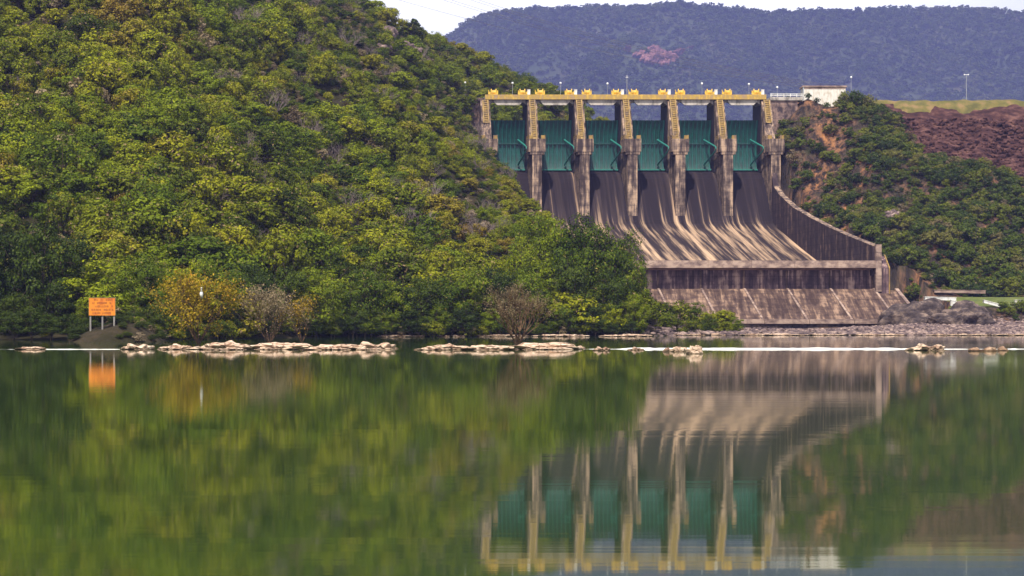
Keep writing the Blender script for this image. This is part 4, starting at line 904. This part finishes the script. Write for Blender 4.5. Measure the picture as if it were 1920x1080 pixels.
# rip-rap blocks on the rockfill face
bx_, by_ = scatter(125, 260, 715, 815, 2.0); ok = (rf_z(bx_, by_) > gz(bx_, by_) - 3); bx_, by_ = bx_[ok], by_[ok]; p1, p2 = project(bx_, by_, rf_z(bx_, by_)); ok = (p1 > 1600) & (p1 < 2000); bx_, by_ = bx_[ok], by_[ok]
rp_ = []
for k in range(3):
    me = rock_mesh('riprap_block', M['riprap'], 500 + k * 2 + 1, .8, .4, 1); o = link('riprap_block', me, None, rdam); o.location = (150 + k * 6, 800, float(rf_z(150, 800))); o.scale = (1.1, 1.1, 1.1); rp_.append(o)
s = rng.uniform(.5, 1.25, len(bx_)); so = make_stuff('riprap', None, None, bx_, by_, rf_z(bx_, by_), s, rng.uniform(.9, 1.4, len(bx_)), rp_, rng.integers(0, 3, len(bx_))); so.parent = rdam
# gravel of the right bank
bx_, by_ = scatter(20, 190, 425, 604, 1.5); bz_ = gz(bx_, by_); p1, _ = project(bx_, by_, bz_); ok = (bz_ > -.3) & (bz_ < 5) & (p1 > 1170) & (p1 < 2000); bx_, by_, bz_ = bx_[ok], by_[ok], bz_[ok]
b0 = [o for o in bpy.data.objects if o.name.startswith('bank_boulder')][:6]
make_stuff('bank_gravel', 'small stones covering the right bank', 'gravel', bx_, by_, bz_, rng.uniform(.15, .6, len(bx_)), rng.uniform(1, 1.6, len(bx_)), b0, rng.integers(0, 6, len(bx_)))
# mountain forest
fx_, fy_ = scatter(-520, 1800, 4700, 6220, 12.5); fz_ = mz(fx_, fy_); p1, p2 = project(fx_, fy_, fz_)
ok = (p1 > 780) & (p1 < 2000) & (p2 < 260) & (p2 > -30); clf = (np.hypot((p1 - 1235) / 55, (p2 - 105) / 26) < 1 + fbm(p1 / 20, p2 / 20, 5)) & (rng.random(len(p1)) < .75); ok &= ~clf
fx_, fy_, fz_ = fx_[ok], fy_[ok], fz_[ok]
fp = make_tree('distant_tree', M['far'], 90, lobes=6, clumps=5, leaves=9, leaf=.19, spread=.6, base=.05, shape='bush'); fq = make_tree('distant_tree', M['far'], 91, lobes=7, clumps=5, leaves=8, leaf=.19, spread=.55, base=.1)
for k, (o, pxx, hh) in enumerate(((fp, 966, 20), (fq, 1004, 22))):
    xx = X(pxx, 6090); o.location = (xx, 6090, float(mz(np.array(xx), np.array(6090.0)))); o.scale = (hh, hh, hh)
    tag(o, ('left' if k == 0 else 'right') + ' one of two trees standing out on the distant mountain skyline', 'tree', 'trees on the mountain skyline')
fc = [[c for c in o.children if c.name.startswith('crown')][0] for o in (fp, fq)]
make_stuff('mountain_forest', 'unbroken bluish forest over the distant mountain', 'forest', fx_, fy_, fz_ - .5, rng.uniform(9, 21, len(fx_)), rng.uniform(.9, 1.4, len(fx_)), fc, rng.integers(0, 2, len(fx_)))
# bare red cliff on the mountain
me = rock_mesh('cliff', M['cliff'], 601, 1, .9, 4)
def mountain_at(px, py):                             # first place on the mountain face along that direction
    yy = np.arange(4750, 6090, 3.0); zz_ = mz((px - 960) / F_PX * yy, yy); row = HORIZON - (zz_ - CAM_H) / yy * F_PX; hit = np.nonzero(row <= py)[0]
    k = int(hit[0]) if len(hit) else len(yy) - 1; return Vector((X(px, yy[k]), yy[k], zz_[k]))
c0 = mountain_at(1234, 108); cr_root = tag(empty('red_cliff', c0), 'bare reddish cliff band on the distant mountain face', 'cliff')
for px_, py_, a_, b_ in ((1234, 108, 30, 24), (1210, 114, 20, 16), (1254, 112, 24, 15), (1244, 124, 20, 13), (1222, 97, 20, 12), (1270, 102, 14, 8), (1196, 104, 13, 8), (1290, 96, 14, 6), (1228, 122, 14, 10), (1176, 96, 10, 6)):
    q = mountain_at(px_, py_); f = link('rock_face', me, None, cr_root); f.location = q - c0 + Vector((0, -8, 3)); f.scale = (a_, 20, b_); f.rotation_euler = (R(-25), R((px_ * 37) % 40 - 20), (px_ % 7) * .3)

# ---- special shrubs and trees
def put(o, px, D, z=None, rz=0, s=1):
    x = X(px, D); o.location = (x, D, float(max(gz(x, D), 0)) if z is None else z); o.rotation_euler = (0, 0, rz); o.scale = (s, s, s); return o
tag(put(make_twig('golden_shrub', 3, 9.5, M['browntwig'], M['gold'], 8, 4, .42, wide=9.5, leaf=.34, per=12, ln=.25, rad=.10, up=.15, tilt=.6), 372, 281, 0), 'golden yellow shrub leaning over the water right of the orange sign', 'shrub')
tag(put(make_twig('brown_shrub', 4, 8.0, M['browntwig'], M['dry'], 7, 4, .45, wide=7.5, leaf=.26, per=8, ln=.25, rad=.07, up=.18, tilt=.7), 505, 287, 0), 'twiggy brown shrub on the ledge, left of the brownish pair', 'shrub')
tag(put(make_twig('brown_shrub', 8, 6.6, M['browntwig'], M['gold'], 5, 4, .40, wide=4.5, leaf=.24, per=4, ln=.25, rad=.07, up=.2, tilt=.55), 566, 289, 0), 'thin yellow-brown shrub on the ledge, right of the brownish pair', 'shrub')
tag(put(make_twig('twiggy_tree', 6, 7.6, M['browntwig'], M['dry'], 8, 5, .36, wide=6.4, leaf=.15, per=3, ln=.25, rad=.12, up=.28, tilt=.45), 970, 240, 0), 'nearly bare twiggy brown tree growing from the mid-river ledge', 'tree')
tag(put(make_twig('dead_tree', 7, 8.5, M['paletwig'], None, 2, 3, .45, ln=.34, rad=.22, up=.25), 165, 545, None), 'bare white forked dead tree near the top left corner', 'tree')
for k, (px_, D, h, lab) in enumerate([(335, 455, 6, 'leafless purple-grey shrub in the middle of the left hillside'), (480, 425, 5, 'leafless grey shrub low on the hillside above the dark trees'), (470, 470, 5, 'small leafless shrub above the other bare grey shrub'),
                                     (230, 560, 6, 'pale leafless shrub right of the white dead tree'), (545, 700, 6, 'bare pale shrub high on the hill near the frame top')]):
    tag(put(make_twig('bare_shrub', 20 + k, h, M['greytwig'], None, 8, 4, .45, ln=.27, rad=.07, up=.2, tilt=.7), px_, D), lab, 'shrub', 'leafless shrubs on the left hill')
bs = [o for o in bpy.data.objects if o.name.startswith('bare_shrub') and o.parent is None]; nb = 0
while nb < 64:                                       # more leafless shrubs on the slope
    D = random.uniform(380, 760); px_ = random.uniform(0, 1000) if nb % 2 else random.uniform(450, 950); x = X(px_, D); z = float(gz(x, D)); py_ = project(x, D, z)[1]
    u_ = x - SK * (800 - D)
    if z < 6 or py_ < 10 or py_ > 470 or u_ > U_L - 6 or not visible(np.array([x]), np.array([D]), np.array([z]), np.array([3.0]))[0]: continue
    c_ = copy_tree(bs[nb % 5]); c_.location = (x, D, z); q = random.uniform(.8, 1.5); c_.scale = (q, q, q); c_.rotation_euler = (0, 0, random.uniform(0, 6)); nb += 1
    tag(c_, 'leafless grey shrub on the left hillside', 'shrub', 'small leafless shrubs on the left hill')
for k, (a, b_, t0, t1, D, lab) in enumerate([(700, 745, 62, 100, 770, 'reddish bare rock face just under the left skyline'), (735, 790, 88, 135, 745, 'grey bare rock face below the flat-topped skyline trees'), (700, 735, 98, 122, 700, 'pale round boulder on the upper left hillside'), (1655, 1690, 355, 375, 700, 'pale bare rock amid the bushes of the right hill'), (1725, 1760, 268, 290, 770, 'grey bare rock near the rockfill edge of the right hill')]):
    x = X((a + b_) / 2, D); o = link('hill_rock', rock_mesh('hill_rock', M['bankrock'], 700 + k, .8, .6, 4)); o.location = (x, D, float(gz(x, D)) + 1.0); wd = (b_ - a) / F_PX * D; o.scale = (wd * .55, wd * .5, wd * .55); tag(o, lab, 'rock')

# ---- white bird on the golden shrub
bp = P(383, 556, 279); bird = tag(empty('white_bird', bp - np.array([0, 2.5, .2])), 'small white bird perched upright in the golden shrub', 'bird')
MB().ball((0, 0, .42), .2, 8, 6, (.8, 1.1, 1.9)).tube((0, -.08, .7), (.03, -.16, 1.05), .09, .055, 6).ball((.03, -.18, 1.1), .085, 6, 5, (1, 1.3, 1)).tube((.03, -.22, 1.1), (.03, -.42, 1.07), .03, .008, 4).tube((0, .05, .2), (0, .28, -.1), .12, .05, 5).build('body', M['white'], bird, True)
bird.scale = (1.5, 1.5, 1.15)
MB().tube((-.05, 0, .1), (-.05, 0, -.12), .018, .015, 4).tube((.05, 0, .1), (.05, 0, -.12), .018, .015, 4).build('legs', M['cable'], bird)

# ---- river slipping over the ledge: sky reflection put into a raised white strip
def glint(x0, x1, D, w_, h_, lab):
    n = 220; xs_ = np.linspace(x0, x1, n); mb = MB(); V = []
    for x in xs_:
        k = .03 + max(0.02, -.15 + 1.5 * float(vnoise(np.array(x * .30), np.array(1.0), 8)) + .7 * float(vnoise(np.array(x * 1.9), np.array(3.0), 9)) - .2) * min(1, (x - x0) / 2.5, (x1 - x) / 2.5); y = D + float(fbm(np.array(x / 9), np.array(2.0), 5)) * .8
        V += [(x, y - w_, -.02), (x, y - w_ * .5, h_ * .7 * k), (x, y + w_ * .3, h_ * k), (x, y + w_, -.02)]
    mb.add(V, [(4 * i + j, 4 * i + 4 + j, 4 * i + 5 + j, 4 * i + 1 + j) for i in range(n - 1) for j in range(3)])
    tag(mb.build('glint_line', M['glint'], None, True), lab, 'glint', kind='stuff')
glint(X(1075, 228), X(1960, 228), 228, .3, .10, 'thin white line of reflected sky across the water below the dam')
glint(X(-40, 226), X(250, 226), 226, .2, .035, 'faint pale line across the water at far left')

# ---- power lines
def cable(p0, p1, sag, lab):
    a, b_ = Vector(p0), Vector(p1); n = 28; mb = MB(); pts_ = [a.lerp(b_, k / n) - Vector((0, 0, sag * 4 * (k / n) * (1 - k / n))) for k in range(n + 1)]
    for q0, q1 in zip(pts_[:-1], pts_[1:]): mb.tube(q0, q1, .075, .075, 4, False)
    tag(mb.build('power_cable', M['cable'], None), lab, 'cable', 'power cables above the dam')
for k, (x0, lab) in enumerate([(560, 'lowest power cable sloping down across the sky gap'), (660, 'second lowest power cable across the sky gap'), (676, 'third lowest power cable, close above the second'), (720, 'fourth lowest power cable across the sky gap'), (736, 'uppermost power cable across the sky gap')]):
    cable(P(x0, -58 , 1000), P(1560, 172 - 3 * k, 1000), 6, lab)

# ------------------------------------------------------------------ labels that single out one of many
ORD = ['leftmost', 'second from left', 'third from left', 'fourth from left', 'fifth from left', 'sixth from left', 'seventh from left', 'eighth from left', 'ninth from left', 'tenth from left', 'eleventh from left', 'twelfth from left', 'thirteenth from left', 'fourteenth from left', 'fifteenth from left', 'sixteenth from left']
def name_by_place(objs, base, cols, rows, depth):
    """base + column (under or over a landmark) + row + order from the left"""
    cell = {}
    for o in objs:
        h = o.scale[2]; a, b_ = project(o.location.x, o.location.y, o.location.z + h * depth)
        c_ = next(n for lim, n in cols if a < lim); r_ = next(n for lim, n in rows if b_ < lim); cell.setdefault((c_, r_), []).append((a, o))
    for (c_, r_), L_ in cell.items():
        L_.sort(key=lambda q: q[0])
        for k, (a, o) in enumerate(L_):
            pos = (', ' + (ORD[k] if k < len(ORD) else 'one of those further right')) if len(L_) > 1 else ''
            o['label'] = f'{base} {r_} {c_}{pos}'.replace('  ', ' ')
G = {}
for o in list(bpy.data.objects):
    if o.parent is None and 'group' in o: G.setdefault(o['group'], []).append(o)
LC_ = [(140, 'at far left'), (260, 'above the orange sign'), (340, 'left of golden shrub'), (440, 'above golden shrub'), (620, 'above brown shrubs'), (760, 'above humped rock'), (900, 'left of twiggy tree'), (1030, 'above twiggy tree'), (9999, 'beside the spillway')]
LR_ = [(120, 'near frame top'), (240, 'high up'), (340, 'midway up'), (430, 'partway up'), (500, 'low on hill'), (560, 'near shore'), (9999, 'at waterline')]
for g_, b_ in (('olive trees on the left hillside', 'olive-green tree'), ('green trees on the left hillside', 'fresh green tree'), ('dry shrubs on the left hillside', 'dry brown shrub'), ('small leafless shrubs on the left hill', 'leafless grey shrub'), ('dark shore trees', 'dense dark tree'), ('mid-green shore trees', 'leafy mid-green tree')):
    name_by_place(G.get(g_, []), b_, LC_, LR_, .6)
RC_ = [(1500, 'by abutment'), (1570, 'below white building'), (1640, 'above the wall end'), (1720, 'above grey outcrop'), (1790, 'above terrace wall'), (1850, 'above pale back wall'), (9999, 'near right edge')]
RR_ = [(220, 'near crest'), (290, 'high up'), (350, 'upper middle'), (400, 'middle'), (440, 'lower middle'), (480, 'low'), (515, 'very low'), (9999, 'at hill foot')]
for g_, b_ in (('bushes low on the right hill', 'dense bush on right hill'), ('bushes high on the right hill', 'rounded bush on right hill')): name_by_place(G.get(g_, []), b_, RC_, RR_, .6)
name_by_place(G['low bushes along the left waterline'], 'low overhanging bush', LC_, [(9999, 'at the waterline')], .4)
name_by_place(G['bushes before the spillway apron'], 'low leafy bush in the clump', [(9999, 'before the spillway apron')], [(9999, '')], .5)
name_by_place(G['trees beside the white building'], 'leafy shrub or tree on the crest', [(9999, 'beside the white building')], [(9999, '')], .5)
name_by_place(G['bushes below the lawn'], 'bush on the bank below the lawn', [(9999, 'right of dark outcrop')], [(9999, '')], .5)
BC_ = [(1300, 'left of bush clump end'), (1390, 'below bush clump'), (1460, 'right of bush clump'), (1540, 'below apron middle'), (1620, 'below apron right half'), (1680, 'below apron corner'), (1760, 'below grey outcrop'), (1840, 'below dark outcrop'), (9999, 'near right edge')]
name_by_place(G.get('boulders on the stony bank', []), 'purple-grey boulder', BC_, [(620, 'back row'), (625, 'middle row'), (9999, 'at waterline')], .3)

# ------------------------------------------------------------------ air
hz = MB().box(-3400, 3400, -100, 7900, -8, 1300).mesh('haze', M['white']); hz.materials.clear()
hm = bpy.data.materials.new('haze_air'); hm.use_nodes = True; hm.node_tree.nodes.clear()
pv = hm.node_tree.nodes.new('ShaderNodeVolumePrincipled'); pv.inputs['Density'].default_value = 7.0e-5; pv.inputs['Color'].default_value = (.38, .42, 1.0, 1); pv.inputs['Anisotropy'].default_value = 0
ho = hm.node_tree.nodes.new('ShaderNodeOutputMaterial'); hm.node_tree.links.new(pv.outputs[0], ho.inputs['Volume']); hz.materials.append(hm)
tag(link('haze', hz), 'thin bluish air over the valley', 'haze', kind='stuff')
# prototypes that never got a place are removed
for key, (o, used) in list(protos.items()):
    if not used:
        for c in list(o.children):
            if c.name.startswith('trunk'): bpy.data.objects.remove(c)
print('left trees', n_left, 'objects', len(bpy.data.objects))
